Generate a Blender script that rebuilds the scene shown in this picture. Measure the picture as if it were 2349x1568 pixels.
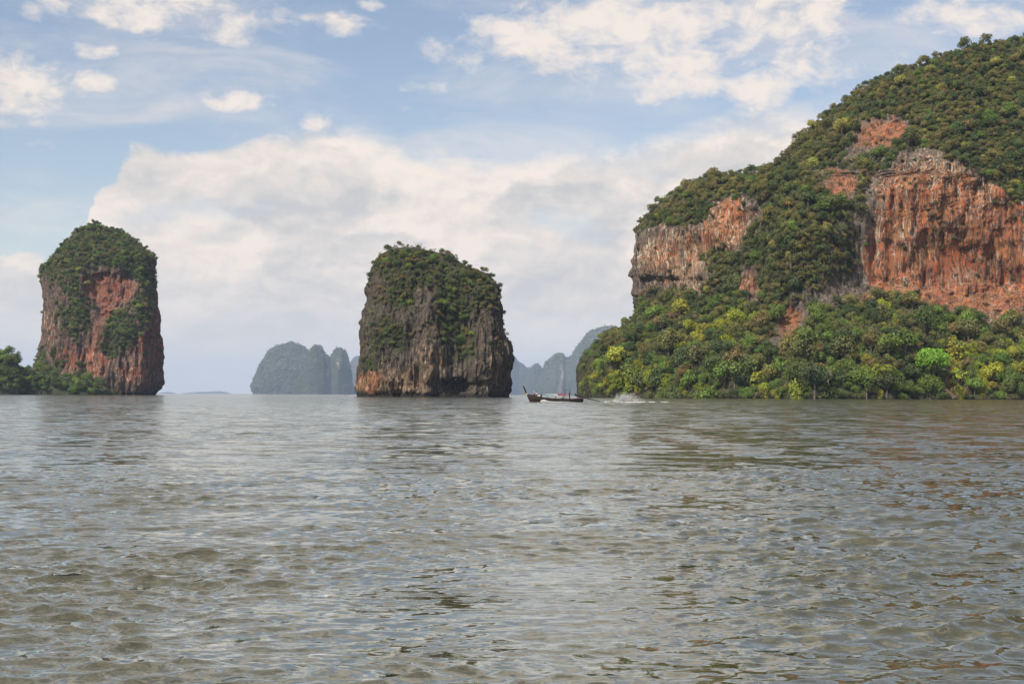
import bpy, bmesh, math, random
import numpy as np
from mathutils import Vector, Matrix

for o in list(bpy.data.objects):
    bpy.data.objects.remove(o)
SC = bpy.context.scene
COL = SC.collection
random.seed(11)
RNG = np.random.default_rng(7)

# ------------------------------------------------------------------ camera
CAM_H = 1.5                      # metres above the sea
F = 3262.5                       # focal length in the pixel grid used for surveying the photograph
CXP, HYP = 1174.5, 905.1         # its principal column and the horizon row
ROLL = 0.0035
cam_d = bpy.data.cameras.new('camera')
cam_d.sensor_width = 36.0
cam_d.lens = 50.0
cam_d.shift_y = 0.0515
cam_d.clip_start = 0.1
cam_d.clip_end = 120000
cam = bpy.data.objects.new('camera', cam_d)
COL.objects.link(cam)
cam.location = (0, 0, CAM_H)
cam.rotation_euler = (math.radians(90), -ROLL, 0)
SC.camera = cam

# ------------------------------------------------------------------ light
SUN_EL, SUN_AZ = math.radians(47), math.radians(-138)      # azimuth from the view direction, behind the left shoulder
sun_dir = Vector((math.sin(SUN_AZ) * math.cos(SUN_EL), math.cos(SUN_AZ) * math.cos(SUN_EL), math.sin(SUN_EL)))
sd = bpy.data.lights.new('sun', 'SUN')
sd.energy = 4.9
sd.angle = math.radians(0.53)
sd.color = (1.0, 0.93, 0.82)
sun = bpy.data.objects.new('sun', sd)
COL.objects.link(sun)
sun.rotation_euler = sun_dir.to_track_quat('Z', 'Y').to_euler()
sun.location = (0, 0, 400)

SC.view_settings.view_transform = 'Standard'
SC.view_settings.look = 'None'
SC.view_settings.exposure = 0.48
SC.view_settings.gamma = 1.0
SC.view_settings.use_curve_mapping = False


class G:
    """small helper to write node graphs as expressions"""
    def __init__(self, nt):
        self.nt = nt

    def n(self, t, **kw):
        nd = self.nt.nodes.new(t)
        for k, v in kw.items():
            setattr(nd, k, v)
        return nd

    def put(self, sock, v):
        if isinstance(v, bpy.types.NodeSocket):
            self.nt.links.new(v, sock)
        elif v is not None:
            sock.default_value = v

    def m(self, op, a, b=None, c=None, clamp=False):
        nd = self.n('ShaderNodeMath', operation=op, use_clamp=clamp)
        for i, v in enumerate((a, b, c)):
            self.put(nd.inputs[i], v)
        return nd.outputs[0]

    def add(self, a, b): return self.m('ADD', a, b)
    def sub(self, a, b): return self.m('SUBTRACT', a, b)
    def mul(self, a, b): return self.m('MULTIPLY', a, b)

    def vec(self, x, y, z):
        nd = self.n('ShaderNodeCombineXYZ')
        for i, v in enumerate((x, y, z)):
            self.put(nd.inputs[i], v)
        return nd.outputs[0]

    def vm(self, op, a, b=None, scale=None):
        nd = self.n('ShaderNodeVectorMath', operation=op)
        self.put(nd.inputs[0], a)
        if b is not None:
            self.put(nd.inputs[1], b)
        if scale is not None:
            self.put(nd.inputs[3], scale)
        return nd.outputs[0]

    def noise(self, vec, scale, detail=4, rough=0.5, color=False, dist=0.0, dims='3D'):
        nd = self.n('ShaderNodeTexNoise', noise_dimensions=dims)
        self.put(nd.inputs['Vector'], vec)
        self.put(nd.inputs['Scale'], scale)
        nd.inputs['Detail'].default_value = detail
        nd.inputs['Roughness'].default_value = rough
        nd.inputs['Distortion'].default_value = dist
        return nd.outputs[1 if color else 0]

    def ss(self, v, a, b, lo=0.0, hi=1.0):
        nd = self.n('ShaderNodeMapRange', interpolation_type='SMOOTHSTEP')
        self.put(nd.inputs[0], v)
        for i, q in zip((1, 2, 3, 4), (a, b, lo, hi)):
            self.put(nd.inputs[i], q)
        return nd.outputs[0]

    def mix(self, f, a, b, mode='MIX'):
        nd = self.n('ShaderNodeMix', data_type='RGBA', blend_type=mode)
        self.put(nd.inputs[0], f)
        for s, v in ((nd.inputs[6], a), (nd.inputs[7], b)):
            self.put(s, v if isinstance(v, bpy.types.NodeSocket) else (*v, 1.0) if len(v) == 3 else v)
        return nd.outputs[2]

    def attr(self, name, kind='GEOMETRY', out=2):
        nd = self.n('ShaderNodeAttribute', attribute_type=kind, attribute_name=name)
        return nd.outputs[out]


def ang(px, py):
    u = math.atan((px - CXP) / F)
    v = math.atan((HYP - (px - CXP) * ROLL - py) / F * math.cos(u))
    return u, v


# ------------------------------------------------------------------ sky
world = bpy.data.worlds.new('World')
SC.world = world
world.use_nodes = True
wt = world.node_tree
wt.nodes.clear()
g = G(wt)
sky = g.n('ShaderNodeTexSky', sky_type='NISHITA')
sky.sun_disc = False
sky.sun_elevation = SUN_EL
sky.sun_rotation = SUN_AZ
sky.air_density = 1.0
sky.dust_density = 0.6
sky.ozone_density = 1.4
bg_sky = g.n('ShaderNodeBackground')
wt.links.new(g.mix(1.0, sky.outputs[0], (1.08, 0.95, 0.88), 'MULTIPLY'), bg_sky.inputs[0])
bg_sky.inputs[1].default_value = 0.102
tc = g.n('ShaderNodeTexCoord')
sx = g.n('ShaderNodeSeparateXYZ')
wt.links.new(tc.outputs['Generated'], sx.inputs[0])
U = g.m('ARCTAN2', sx.outputs[0], sx.outputs[1])
V = g.m('ARCSINE', sx.outputs[2])
P = g.vec(U, g.mul(V, 1.7), 0.37)
warp = g.vm('SCALE', g.vm('SUBTRACT', g.noise(P, 16, 3, 0.5, color=True), (0.5, 0.5, 0.5)), scale=0.035)
PW = g.vm('ADD', P, warp)
n1 = g.sub(g.noise(PW, 11, 8, 0.58), 0.5)
n2 = g.sub(g.noise(PW, 38, 7, 0.62), 0.5)
# bank of cloud that fills the lower sky: its upper edge as a function of azimuth
top_pts = [(-700, 520), (-300, 560), (-40, 610), (20, 590), (60, 575), (110, 600), (150, 640), (190, 560), (205, 480), (230, 440), (270, 400), (300, 352),
           (380, 345), (480, 338), (560, 312), (640, 302), (700, 298), (760, 288), (850, 300), (930, 318), (1000, 322), (1080, 345), (1200, 362),
           (1330, 352), (1420, 345), (1500, 318), (1600, 285), (1700, 262), (1800, 258), (1900, 258), (2100, 280), (2350, 300), (2700, 340)]
fc = g.n('ShaderNodeFloatCurve')
g.put(fc.inputs[1], g.m('MULTIPLY_ADD', U, 1 / 1.2, 0.5, clamp=True))
cv = fc.mapping.curves[0]
pts = []
for px, py in top_pts:
    u, v = ang(px, py)
    pts.append((u / 1.2 + 0.5, v * 4))
cv.points[0].location = (0.0, pts[0][1])
cv.points[1].location = (1.0, pts[-1][1])
for p in pts:
    cv.points.new(*p)
for p in cv.points:
    p.handle_type = 'AUTO_CLAMPED'
fc.mapping.update()
topv = g.mul(fc.outputs[0], 0.25)
dist = g.add(g.sub(topv, V), g.add(g.mul(n1, 0.045), g.mul(n2, 0.024)))
soft = g.ss(U, -0.27, -0.05, 0.005, 0.018)
bank = g.ss(dist, g.mul(soft, -0.6), soft)
# thin openings in the bank
hole = g.m('MULTIPLY', g.ss(g.noise(g.vec(U, g.mul(V, 3.2), 4.1), 9, 5, 0.55), 0.57, 0.74), 0.45)
hole = g.mul(hole, g.ss(V, 0.06, 0.12))
bank = g.mul(bank, g.sub(1.0, hole))
# separate clouds
ells = [(45, 205, 110, 52, 1.0), (215, 195, 58, 24, .8), (-10, 262, 120, 34, .8), (205, 118, 74, 22, .8), (90, 342, 46, 18, .45), (20, 320, 30, 14, .3),
        (250, 34, 135, 42, 1.0), (470, 15, 120, 28, .8), (560, 50, 110, 48, .9), (735, 55, 95, 22, .9), (855, 12, 34, 16, .5),
        (468, 215, 44, 17, .6), (562, 240, 76, 24, 1.0), (735, 288, 62, 26, .8), (610, 95, 50, 16, .4),
        (1180, 85, 62, 44, .75), (1215, 108, 34, 26, .5), (1480, 95, 290, 92, 1.1), (1650, 55, 290, 90, 1.15), (1800, 110, 170, 70, 1.0), (1735, 190, 74, 46, .9),
        (1455, 170, 52, 11, .7), (1300, 135, 110, 40, .8), (2190, 28, 165, 40, .85), (2010, 130, 170, 44, .55), (2100, 85, 90, 30, .4), (1890, 170, 90, 26, .6),
        (1000, 200, 170, 20, .12), (1050, 275, 220, 24, .14), (940, 250, 80, 16, .12)]
field = None
for px, py, rx, ry, w in ells:
    u0, v0 = ang(px, py)
    a = g.m('MULTIPLY_ADD', U, F / rx, -u0 * F / rx)
    b = g.m('MULTIPLY_ADD', V, F / ry, -v0 * F / ry)
    e = g.m('MULTIPLY_ADD', a, a, g.mul(b, b))
    e = g.m('MULTIPLY_ADD', e, -0.5, w)
    field = e if field is None else g.m('MAXIMUM', field, e)
sep = g.ss(g.add(field, g.add(g.mul(n1, 3.2), g.mul(n2, 2.4))), 0.0, 1.2)
sep = g.mul(sep, 0.92)
# scattered clouds everywhere outside the surveyed part of the sky, thin veils inside it
far = g.ss(g.m('ABSOLUTE', U), 0.42, 0.62)
far = g.m('MAXIMUM', far, g.ss(V, 0.30, 0.42))
scat = g.mul(g.ss(g.noise(tc.outputs['Generated'], 3.1, 9, 0.6, dist=0.4), 0.43, 0.62), far)
veil = g.mul(g.ss(g.noise(g.vec(U, g.mul(V, 3.4), 1.7), 6.5, 8, 0.62, dist=0.6), 0.40, 0.78), 0.52)
mask = g.m('MAXIMUM', g.m('MAXIMUM', bank, sep), g.m('MAXIMUM', scat, veil))
# cloud brightness: lit from the upper left, grey underneath
PL = g.vm('ADD', PW, (-0.012, 0.030, 0.0))
lit = g.sub(n1, g.sub(g.noise(PL, 11, 8, 0.58), 0.5))
PL2 = g.vm('ADD', PW, (-0.004, 0.009, 0.0))
lit2 = g.sub(n2, g.sub(g.noise(PL2, 38, 7, 0.62), 0.5))
edge = g.ss(dist, 0.0, 0.055, 0.30, 0.0)
sh = g.add(g.add(g.mul(lit, 2.2), g.mul(lit2, 1.3)), g.add(edge, 0.50))
puff = g.ss(g.add(g.noise(g.vm('ADD', PW, g.vec(0.0, g.mul(n2, 0.02), 2.3)), 8.5, 8, 0.55), g.mul(n2, 0.12)), 0.47, 0.56, -0.22, 0.24)
sh = g.add(sh, g.mul(puff, g.ss(V, 0.03, 0.09)))
upper = g.ss(V, 0.17, 0.24, 0.0, 0.30)
sh = g.m('ADD', sh, upper, clamp=True)
ccol = g.mix(sh, (0.45, 0.445, 0.44), (0.72, 0.635, 0.56))
low = g.ss(V, 0.015, 0.10, 0.75, 0.0)
ccol = g.mix(low, ccol, (0.62, 0.59, 0.535))
bg_c = g.n('ShaderNodeBackground')
wt.links.new(ccol, bg_c.inputs[0])
bg_c.inputs[1].default_value = 1.0
mx = g.n('ShaderNodeMixShader')
wt.links.new(mask, mx.inputs[0])
wt.links.new(bg_sky.outputs[0], mx.inputs[1])
wt.links.new(bg_c.outputs[0], mx.inputs[2])
out = g.n('ShaderNodeOutputWorld')
wt.links.new(mx.outputs[0], out.inputs[0])

cy = SC.cycles
cy.max_bounces = 6
cy.diffuse_bounces = 2
cy.glossy_bounces = 3
cy.transmission_bounces = 3
cy.transparent_max_bounces = 8
cy.volume_bounces = 0
cy.caustics_reflective = False
cy.caustics_refractive = False
cy.use_denoising = True
cy.sample_clamp_indirect = 4.0
cy.use_adaptive_sampling = True
cy.adaptive_threshold = 0.015


# ------------------------------------------------------------------ helpers
def tag(o, label=None, cat=None, group=None, kind=None):
    if label: o['label'] = label
    if cat: o['category'] = cat
    if group: o['group'] = group
    if kind: o['kind'] = kind
    return o


def link(name, me, parent=None, mat=None):
    o = bpy.data.objects.new(name, me)
    COL.objects.link(o)
    if parent is not None:
        o.parent = parent
    if mat is not None and me is not None and not me.materials:
        me.materials.append(mat)
    return o


def fast_mesh(name, V, Q, smooth=True):
    """mesh from an (n,3) array and an (m,4) or (m,3) index array"""
    me = bpy.data.meshes.new(name)
    V = np.ascontiguousarray(V, dtype=np.float32)
    Q = np.ascontiguousarray(Q, dtype=np.int32)
    k = Q.shape[1]
    me.vertices.add(len(V))
    me.vertices.foreach_set('co', V.ravel())
    me.loops.add(Q.size)
    me.loops.foreach_set('vertex_index', Q.ravel())
    me.polygons.add(len(Q))
    me.polygons.foreach_set('loop_start', np.arange(0, Q.size, k, dtype=np.int32))
    me.polygons.foreach_set('use_smooth', np.full(len(Q), smooth))
    me.update(calc_edges=True)
    return me


def set_attr(me, name, arr):
    a = me.attributes.new(name, 'FLOAT', 'POINT')
    a.data.foreach_set('value', np.ascontiguousarray(arr, dtype=np.float32).ravel())


def grid_quads(ny, nx, wrap=False):
    i = np.arange(ny - 1)[:, None]
    j = np.arange(nx if wrap else nx - 1)[None, :]
    j2 = (j + 1) % nx
    return np.stack([i * nx + j, i * nx + j2, (i + 1) * nx + j2, (i + 1) * nx + j], -1).reshape(-1, 4)


def _h(ix, iy, iz, seed):
    h = (ix.astype(np.uint32) * np.uint32(374761393) + iy.astype(np.uint32) * np.uint32(668265263)
         + iz.astype(np.uint32) * np.uint32(2147483647 - 1013) + np.uint32(seed * 974711 % 4294967295))
    h = (h ^ (h >> np.uint32(13))) * np.uint32(1274126177)
    h = (h ^ (h >> np.uint32(16))) * np.uint32(2246822519)
    h = h ^ (h >> np.uint32(15))
    return h.astype(np.float32) * np.float32(2.0 / 4294967296.0) - np.float32(1.0)


def vnoise(x, y, z, seed=0):
    x, y, z = (np.asarray(a, dtype=np.float32) for a in np.broadcast_arrays(x, y, z))
    x0, y0, z0 = np.floor(x), np.floor(y), np.floor(z)
    fx, fy, fz = x - x0, y - y0, z - z0
    ix, iy, iz = x0.astype(np.int64), y0.astype(np.int64), z0.astype(np.int64)
    fx, fy, fz = (f * f * f * (f * (f * 6 - 15) + 10) for f in (fx, fy, fz))
    r = 0
    for dx in (0, 1):
        wx = fx if dx else 1 - fx
        for dy in (0, 1):
            wy = fy if dy else 1 - fy
            for dz in (0, 1):
                wz = fz if dz else 1 - fz
                r = r + wx * wy * wz * _h(ix + dx, iy + dy, iz + dz, seed)
    return r


def fbm(x, y, z, o=4, seed=0, gain=0.5):
    r, a, f = 0, 1.0, 1.0
    for i in range(o):
        r = r + a * vnoise(x * f + 17.3 * i, y * f + 5.1 * i, z * f + 9.7 * i, seed + i * 13)
        a *= gain
        f *= 2.03
    return r


def ridge(x, y, z, o=3, seed=0):
    r, a, f = 0, 1.0, 1.0
    for i in range(o):
        r = r + a * (1 - 2 * np.abs(vnoise(x * f + 3.3 * i, y * f, z * f, seed + i * 7)))
        a *= 0.5
        f *= 2.1
    return r


def sstep(v, a, b):
    t = np.clip((v - a) / (b - a), 0, 1)
    return t * t * (3 - 2 * t)


def inside(poly, x, y):
    """point in polygon, vectorised"""
    r = np.zeros(np.shape(x), bool)
    n = len(poly)
    for i in range(n):
        x1, y1 = poly[i]
        x2, y2 = poly[(i + 1) % n]
        if y1 == y2:
            continue
        c = (y1 > y) != (y2 > y)
        r ^= c & (x < (x2 - x1) * (y - y1) / (y2 - y1) + x1)
    return r


def project(X):
    """survey coordinates (column, row) of world points"""
    px = CXP + X[..., 0] / X[..., 1] * F
    py = HYP - (px - CXP) * ROLL - (X[..., 2] - CAM_H) / X[..., 1] * F
    return px, py


def W(px, py, d):
    return Vector(((px - CXP) / F * d, d, CAM_H + (HYP - (px - CXP) * ROLL - py) / F * d))


# ------------------------------------------------------------------ materials
def new_mat(name):
    m = bpy.data.materials.new(name)
    m.use_nodes = True
    nt = m.node_tree
    nt.nodes.clear()
    gg = G(nt)
    o = gg.n('ShaderNodeOutputMaterial')
    return m, gg, o


def principled(gg, o, color, rough=0.8, spec=0.3, normal=None, metal=0.0):
    b = gg.n('ShaderNodeBsdfPrincipled')
    gg.put(b.inputs['Base Color'], color if isinstance(color, bpy.types.NodeSocket) else (*color, 1.0))
    gg.put(b.inputs['Roughness'], rough)
    b.inputs['Specular IOR Level'].default_value = spec
    b.inputs['Metallic'].default_value = metal
    if normal is not None:
        gg.put(b.inputs['Normal'], normal)
    if o is not None:
        gg.nt.links.new(b.outputs[0], o.inputs[0])
    return b


def simple(name, color, rough=0.7, var=0.25, scale=6.0, spec=0.3):
    m, gg, o = new_mat(name)
    co = gg.n('ShaderNodeTexCoord').outputs['Object']
    n = gg.noise(co, scale, 5, 0.6)
    lo = tuple(c * (1 - var) for c in color)
    hi = tuple(min(1, c * (1 + var)) for c in color)
    principled(gg, o, gg.mix(n, lo, hi), rough, spec)
    return m


def rock_material(name, grey, tan, orange, black, pale, floor, bump=1.0):
    m, gg, o = new_mat(name)
    pos = gg.n('ShaderNodeNewGeometry').outputs['Position']
    lean = gg.vm('SCALE', gg.vm('SUBTRACT', gg.noise(pos, 0.045, 3, 0.5, color=True), (0.5, 0.5, 0.5)), scale=9.0)
    pw = gg.vm('ADD', pos, lean)
    sc = lambda v, s: gg.vm('MULTIPLY', v, s)
    streak = gg.noise(sc(pw, (0.42, 0.42, 0.030)), 1.0, 6, 0.62)
    streak2 = gg.noise(sc(pw, (1.1, 1.1, 0.055)), 1.0, 5, 0.6)
    blot = gg.noise(pos, 0.16, 6, 0.62)
    fine = gg.noise(pos, 1.3, 5, 0.65)
    ora = gg.attr('ora')
    oraf = gg.ss(gg.add(ora, gg.add(gg.mul(gg.sub(blot, 0.5), 1.3), gg.mul(gg.sub(streak, 0.5), 0.9))), 0.35, 0.70)
    tanf = gg.ss(gg.add(gg.attr('tan'), gg.add(gg.mul(gg.sub(streak, 0.5), 2.0), gg.mul(gg.sub(fine, 0.5), 0.8))), 0.30, 0.80)
    base = gg.mix(gg.ss(fine, 0.3, 0.7), tuple(c * 0.72 for c in grey), tuple(c * 1.2 for c in grey))
    base = gg.mix(tanf, base, tan)
    oc = gg.mix(gg.ss(gg.noise(pos, 0.07, 4, 0.6), 0.38, 0.62), orange, (orange[0] * 0.9, orange[1] * 1.35, orange[2] * 1.4))
    base = gg.mix(gg.mul(oraf, gg.ss(gg.noise(sc(pw, (0.7, 0.7, 0.07)), 1.0, 5, 0.65), 0.36, 0.58, 0.25, 0.95)), base, oc)
    drk = gg.ss(gg.add(streak2, gg.mul(gg.sub(blot, 0.5), 0.6)), 0.47, 0.58)
    base = gg.mix(gg.mul(drk, 0.80), base, black)
    plf = gg.ss(gg.noise(sc(pw, (0.8, 0.8, 0.04)), 1.0, 5, 0.65), 0.54, 0.64)
    base = gg.mix(gg.mul(plf, gg.m('MULTIPLY', gg.add(gg.attr('tan'), 0.35), 0.85, clamp=True)), base, pale)
    veg = gg.attr('veg')
    vegf = gg.ss(gg.add(veg, gg.mul(gg.sub(blot, 0.5), 0.7)), 0.35, 0.65)
    fl = gg.mix(gg.ss(fine, 0.35, 0.65), tuple(c * 0.7 for c in floor), tuple(c * 1.5 for c in floor))
    base = gg.mix(gg.mul(vegf, 0.85), base, fl)
    base = gg.mix(gg.attr('tide'), base, (0.022, 0.020, 0.017))
    bp = gg.n('ShaderNodeBump')
    bp.inputs['Strength'].default_value = 0.8 * bump
    bp.inputs['Distance'].default_value = 1.4
    hgt = gg.add(gg.mul(streak2, 1.2), gg.add(gg.mul(fine, 0.8), gg.mul(streak, 1.2)))
    gg.put(bp.inputs['Height'], hgt)
    principled(gg, o, base, 0.92, 0.15, bp.outputs[0])
    return m


M_headland = rock_material('headland limestone', (0.135, 0.108, 0.086), (0.30, 0.185, 0.112), (0.38, 0.105, 0.036), (0.042, 0.034, 0.028), (0.48, 0.42, 0.34), (0.040, 0.043, 0.020))
M_stack = rock_material('dark weathered limestone', (0.080, 0.065, 0.049), (0.21, 0.14, 0.088), (0.33, 0.12, 0.05), (0.024, 0.021, 0.018), (0.29, 0.245, 0.19), (0.036, 0.040, 0.020))
M_pillar = rock_material('red stained limestone', (0.118, 0.078, 0.060), (0.30, 0.18, 0.115), (0.29, 0.072, 0.036), (0.036, 0.029, 0.026), (0.40, 0.34, 0.27), (0.038, 0.043, 0.020))
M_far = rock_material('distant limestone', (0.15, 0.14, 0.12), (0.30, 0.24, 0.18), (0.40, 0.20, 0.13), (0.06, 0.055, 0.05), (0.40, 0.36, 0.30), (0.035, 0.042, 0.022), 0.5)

# leaves: one material, the colour of each tree is carried by the tree
m, gg, o = new_mat('foliage')
tint = gg.attr('tint', 'INSTANCER', 0)
isl = gg.n('ShaderNodeNewGeometry').outputs['Random Per Island']
val = gg.m('MULTIPLY_ADD', isl, 1.2, 0.75)
hs = gg.n('ShaderNodeHueSaturation')
gg.put(hs.inputs['Hue'], gg.m('MULTIPLY_ADD', isl, 0.02, 0.492))
gg.put(hs.inputs['Value'], val)
gg.put(hs.inputs['Color'], gg.mix(1.0, tint, (1.50, 1.40, 1.08), 'MULTIPLY'))
b = principled(gg, None, hs.outputs[0], 0.55, 0.35)
tr = gg.n('ShaderNodeBsdfTranslucent')
gg.put(tr.inputs[0], gg.mix(1.0, hs.outputs[0], (1.25, 1.3, 0.7), 'MULTIPLY'))
ms = gg.n('ShaderNodeMixShader')
ms.inputs[0].default_value = 0.28
m.node_tree.links.new(b.outputs[0], ms.inputs[1])
m.node_tree.links.new(tr.outputs[0], ms.inputs[2])
m.node_tree.links.new(ms.outputs[0], o.inputs[0])
M_leaf = m
M_bark = simple('bark', (0.13, 0.11, 0.085), 0.9, 0.4, 3.0, 0.1)
M_palebark = simple('bleached bark', (0.42, 0.37, 0.30), 0.9, 0.2, 3.0, 0.1)

# sea water: murky green body under a clear reflecting surface
m, gg, o = new_mat('sea water')
pos = gg.n('ShaderNodeNewGeometry').outputs['Position']
nrm = gg.n('ShaderNodeNewGeometry').outputs['Normal']
unres = gg.attr('unresolved')
p2 = gg.vm('MULTIPLY', pos, (0.38, 1.0, 1.0))
cen = lambda n_: gg.vm('SUBTRACT', n_, (0.5, 0.5, 0.5))
fine = cen(gg.noise(p2, 13.0, 4, 0.62, color=True))
rip = cen(gg.noise(p2, 4.2, 3, 0.55, color=True))
med = cen(gg.noise(p2, 1.6, 4, 0.65, color=True))
gust = gg.ss(gg.noise(gg.vm('MULTIPLY', pos, (0.25, 0.45, 0.0)), 1.0, 5, 0.6), 0.32, 0.68, 0.45, 1.55)
pert = gg.vm('ADD', gg.vm('SCALE', fine, scale=gg.mul(gust, 0.78)), gg.vm('SCALE', med, scale=gg.mul(gg.mul(unres, gust), 6.0)))
grp = cen(gg.noise(gg.vm('MULTIPLY', pos, (0.30, 0.075, 0.0)), 1.0, 5, 0.68, color=True))
pert = gg.vm('ADD', pert, gg.vm('SCALE', grp, scale=gg.mul(unres, 2.6)))
pert = gg.vm('ADD', pert, gg.vm('SCALE', rip, scale=gg.mul(gust, 0.50)))
pert = gg.vm('MULTIPLY', pert, (1.0, 1.0, 0.0))
nn = gg.vm('NORMALIZE', gg.vm('ADD', nrm, pert))
body = gg.mix(gg.noise(gg.vm('MULTIPLY', pos, (0.02, 0.05, 0.0)), 1.0, 3, 0.5), (0.050, 0.046, 0.018), (0.046, 0.046, 0.024))
bd = gg.n('ShaderNodeBsdfDiffuse')
gg.put(bd.inputs[0], body)
gg.put(bd.inputs['Normal'], gg.vm('NORMALIZE', gg.vm('ADD', nrm, gg.vm('SCALE', pert, scale=1.6))))
gl = gg.n('ShaderNodeBsdfGlossy')
gl.inputs['Color'].default_value = (0.98, 0.99, 0.945, 1)
gg.put(gl.inputs['Roughness'], gg.m('MULTIPLY_ADD', unres, 0.30, 0.025, clamp=True))
gg.put(gl.inputs['Normal'], nn)
fr = gg.n('ShaderNodeFresnel')
fr.inputs['IOR'].default_value = 1.34
gg.put(fr.inputs['Normal'], nn)
ff = gg.m('POWER', fr.outputs[0], 0.55, clamp=True)
ms = gg.n('ShaderNodeMixShader')
gg.put(ms.inputs[0], ff)
m.node_tree.links.new(bd.outputs[0], ms.inputs[1])
m.node_tree.links.new(gl.outputs[0], ms.inputs[2])
m.node_tree.links.new(ms.outputs[0], o.inputs[0])
M_water = m

# ------------------------------------------------------------------ sea
def build_water():
    r = np.concatenate([[0.6, 2.0, 4.0], np.arange(6.6, 14, 0.027), np.arange(14, 30, 0.055), np.geomspace(30, 300, 780)[:-1], np.geomspace(300, 1000, 130)[:-1], np.geomspace(1000, 29000, 36)])
    dr = np.gradient(r)
    a_in = np.linspace(-0.42, 0.42, 640)
    a_out = np.linspace(0.42, 2 * math.pi - 0.42, 62)[1:-1]
    a = np.concatenate([a_in, a_out])
    R, A = np.meshgrid(r, a, indexing='ij')
    X = (R * np.sin(A)).astype(np.float32)
    Y = (R * np.cos(A)).astype(np.float32)
    # spacing: along the radius in the fine fan, coarse elsewhere
    sp = np.repeat(dr[:, None], len(a), 1)
    sp[:, 640:] = np.maximum(sp[:, 640:], R[:, 640:] * 0.09)
    sp = sp.astype(np.float32)
    rng = np.random.default_rng(5)
    n = 170
    lam = np.exp(rng.uniform(math.log(0.10), math.log(4.2), n))
    spread = np.where(lam < 0.35, 0.60, 0.40)
    th = -math.pi / 2 + 0.26 + rng.normal(0, 1, n) * spread
    slope = 0.043 * np.exp(-(np.log(lam / 0.20) / 0.75) ** 2) + 0.0085 * np.exp(-(np.log(lam / 1.1) / 0.9) ** 2) + 0.0025
    ph0 = rng.uniform(0, 2 * math.pi, n)
    gst = np.clip(0.95 + 0.9 * fbm(X / 3.2, Y / 5.0, 0.5, 4, 91), 0.25, 2.1)
    Z = np.zeros_like(X); DX = np.zeros_like(X); DY = np.zeros_like(X); UN = np.zeros_like(X)
    for l, t, s, p in zip(lam, th, slope, ph0):
        k = 2 * math.pi / l
        w = sstep(l, sp * 2.6, sp * 4.6).astype(np.float32)
        ph = k * (X * math.cos(t) + Y * math.sin(t)) + p
        amp = (s / k) * w * (gst if l < 2 else 1.0)
        Z += amp * np.cos(ph)
        sn = amp * np.sin(ph)
        DX -= math.cos(t) * sn
        DY -= math.sin(t) * sn
        UN += (1 - w * w) * s * s * 0.5
    V = np.stack([X + DX * 1.15, Y + DY * 1.15, Z], -1)
    me = fast_mesh('water', V.reshape(-1, 3), grid_quads(len(r), len(a), True))
    set_attr(me, 'unresolved', np.sqrt(UN))
    ob = link('water', me, mat=M_water)
    tag(ob, kind='structure')


build_water()

# ------------------------------------------------------------------ haze
m, gg, o = new_mat('sea haze')
pv = gg.n('ShaderNodeVolumePrincipled')
pv.inputs['Color'].default_value = (0.55, 0.71, 1.0, 1)
pv.inputs['Density'].default_value = 0.00004
pv.inputs['Anisotropy'].default_value = 0.0
m.node_tree.links.new(pv.outputs[0], o.inputs[1])
bm = bmesh.new()
bmesh.ops.create_cube(bm, size=1.0)
me = bpy.data.meshes.new('haze')
bm.to_mesh(me)
bm.free()
haze = link('haze', me, mat=m)
haze.scale = (61000, 61000, 701)
haze.location = (0, 0, 349.5)
tag(haze, kind='stuff')


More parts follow.
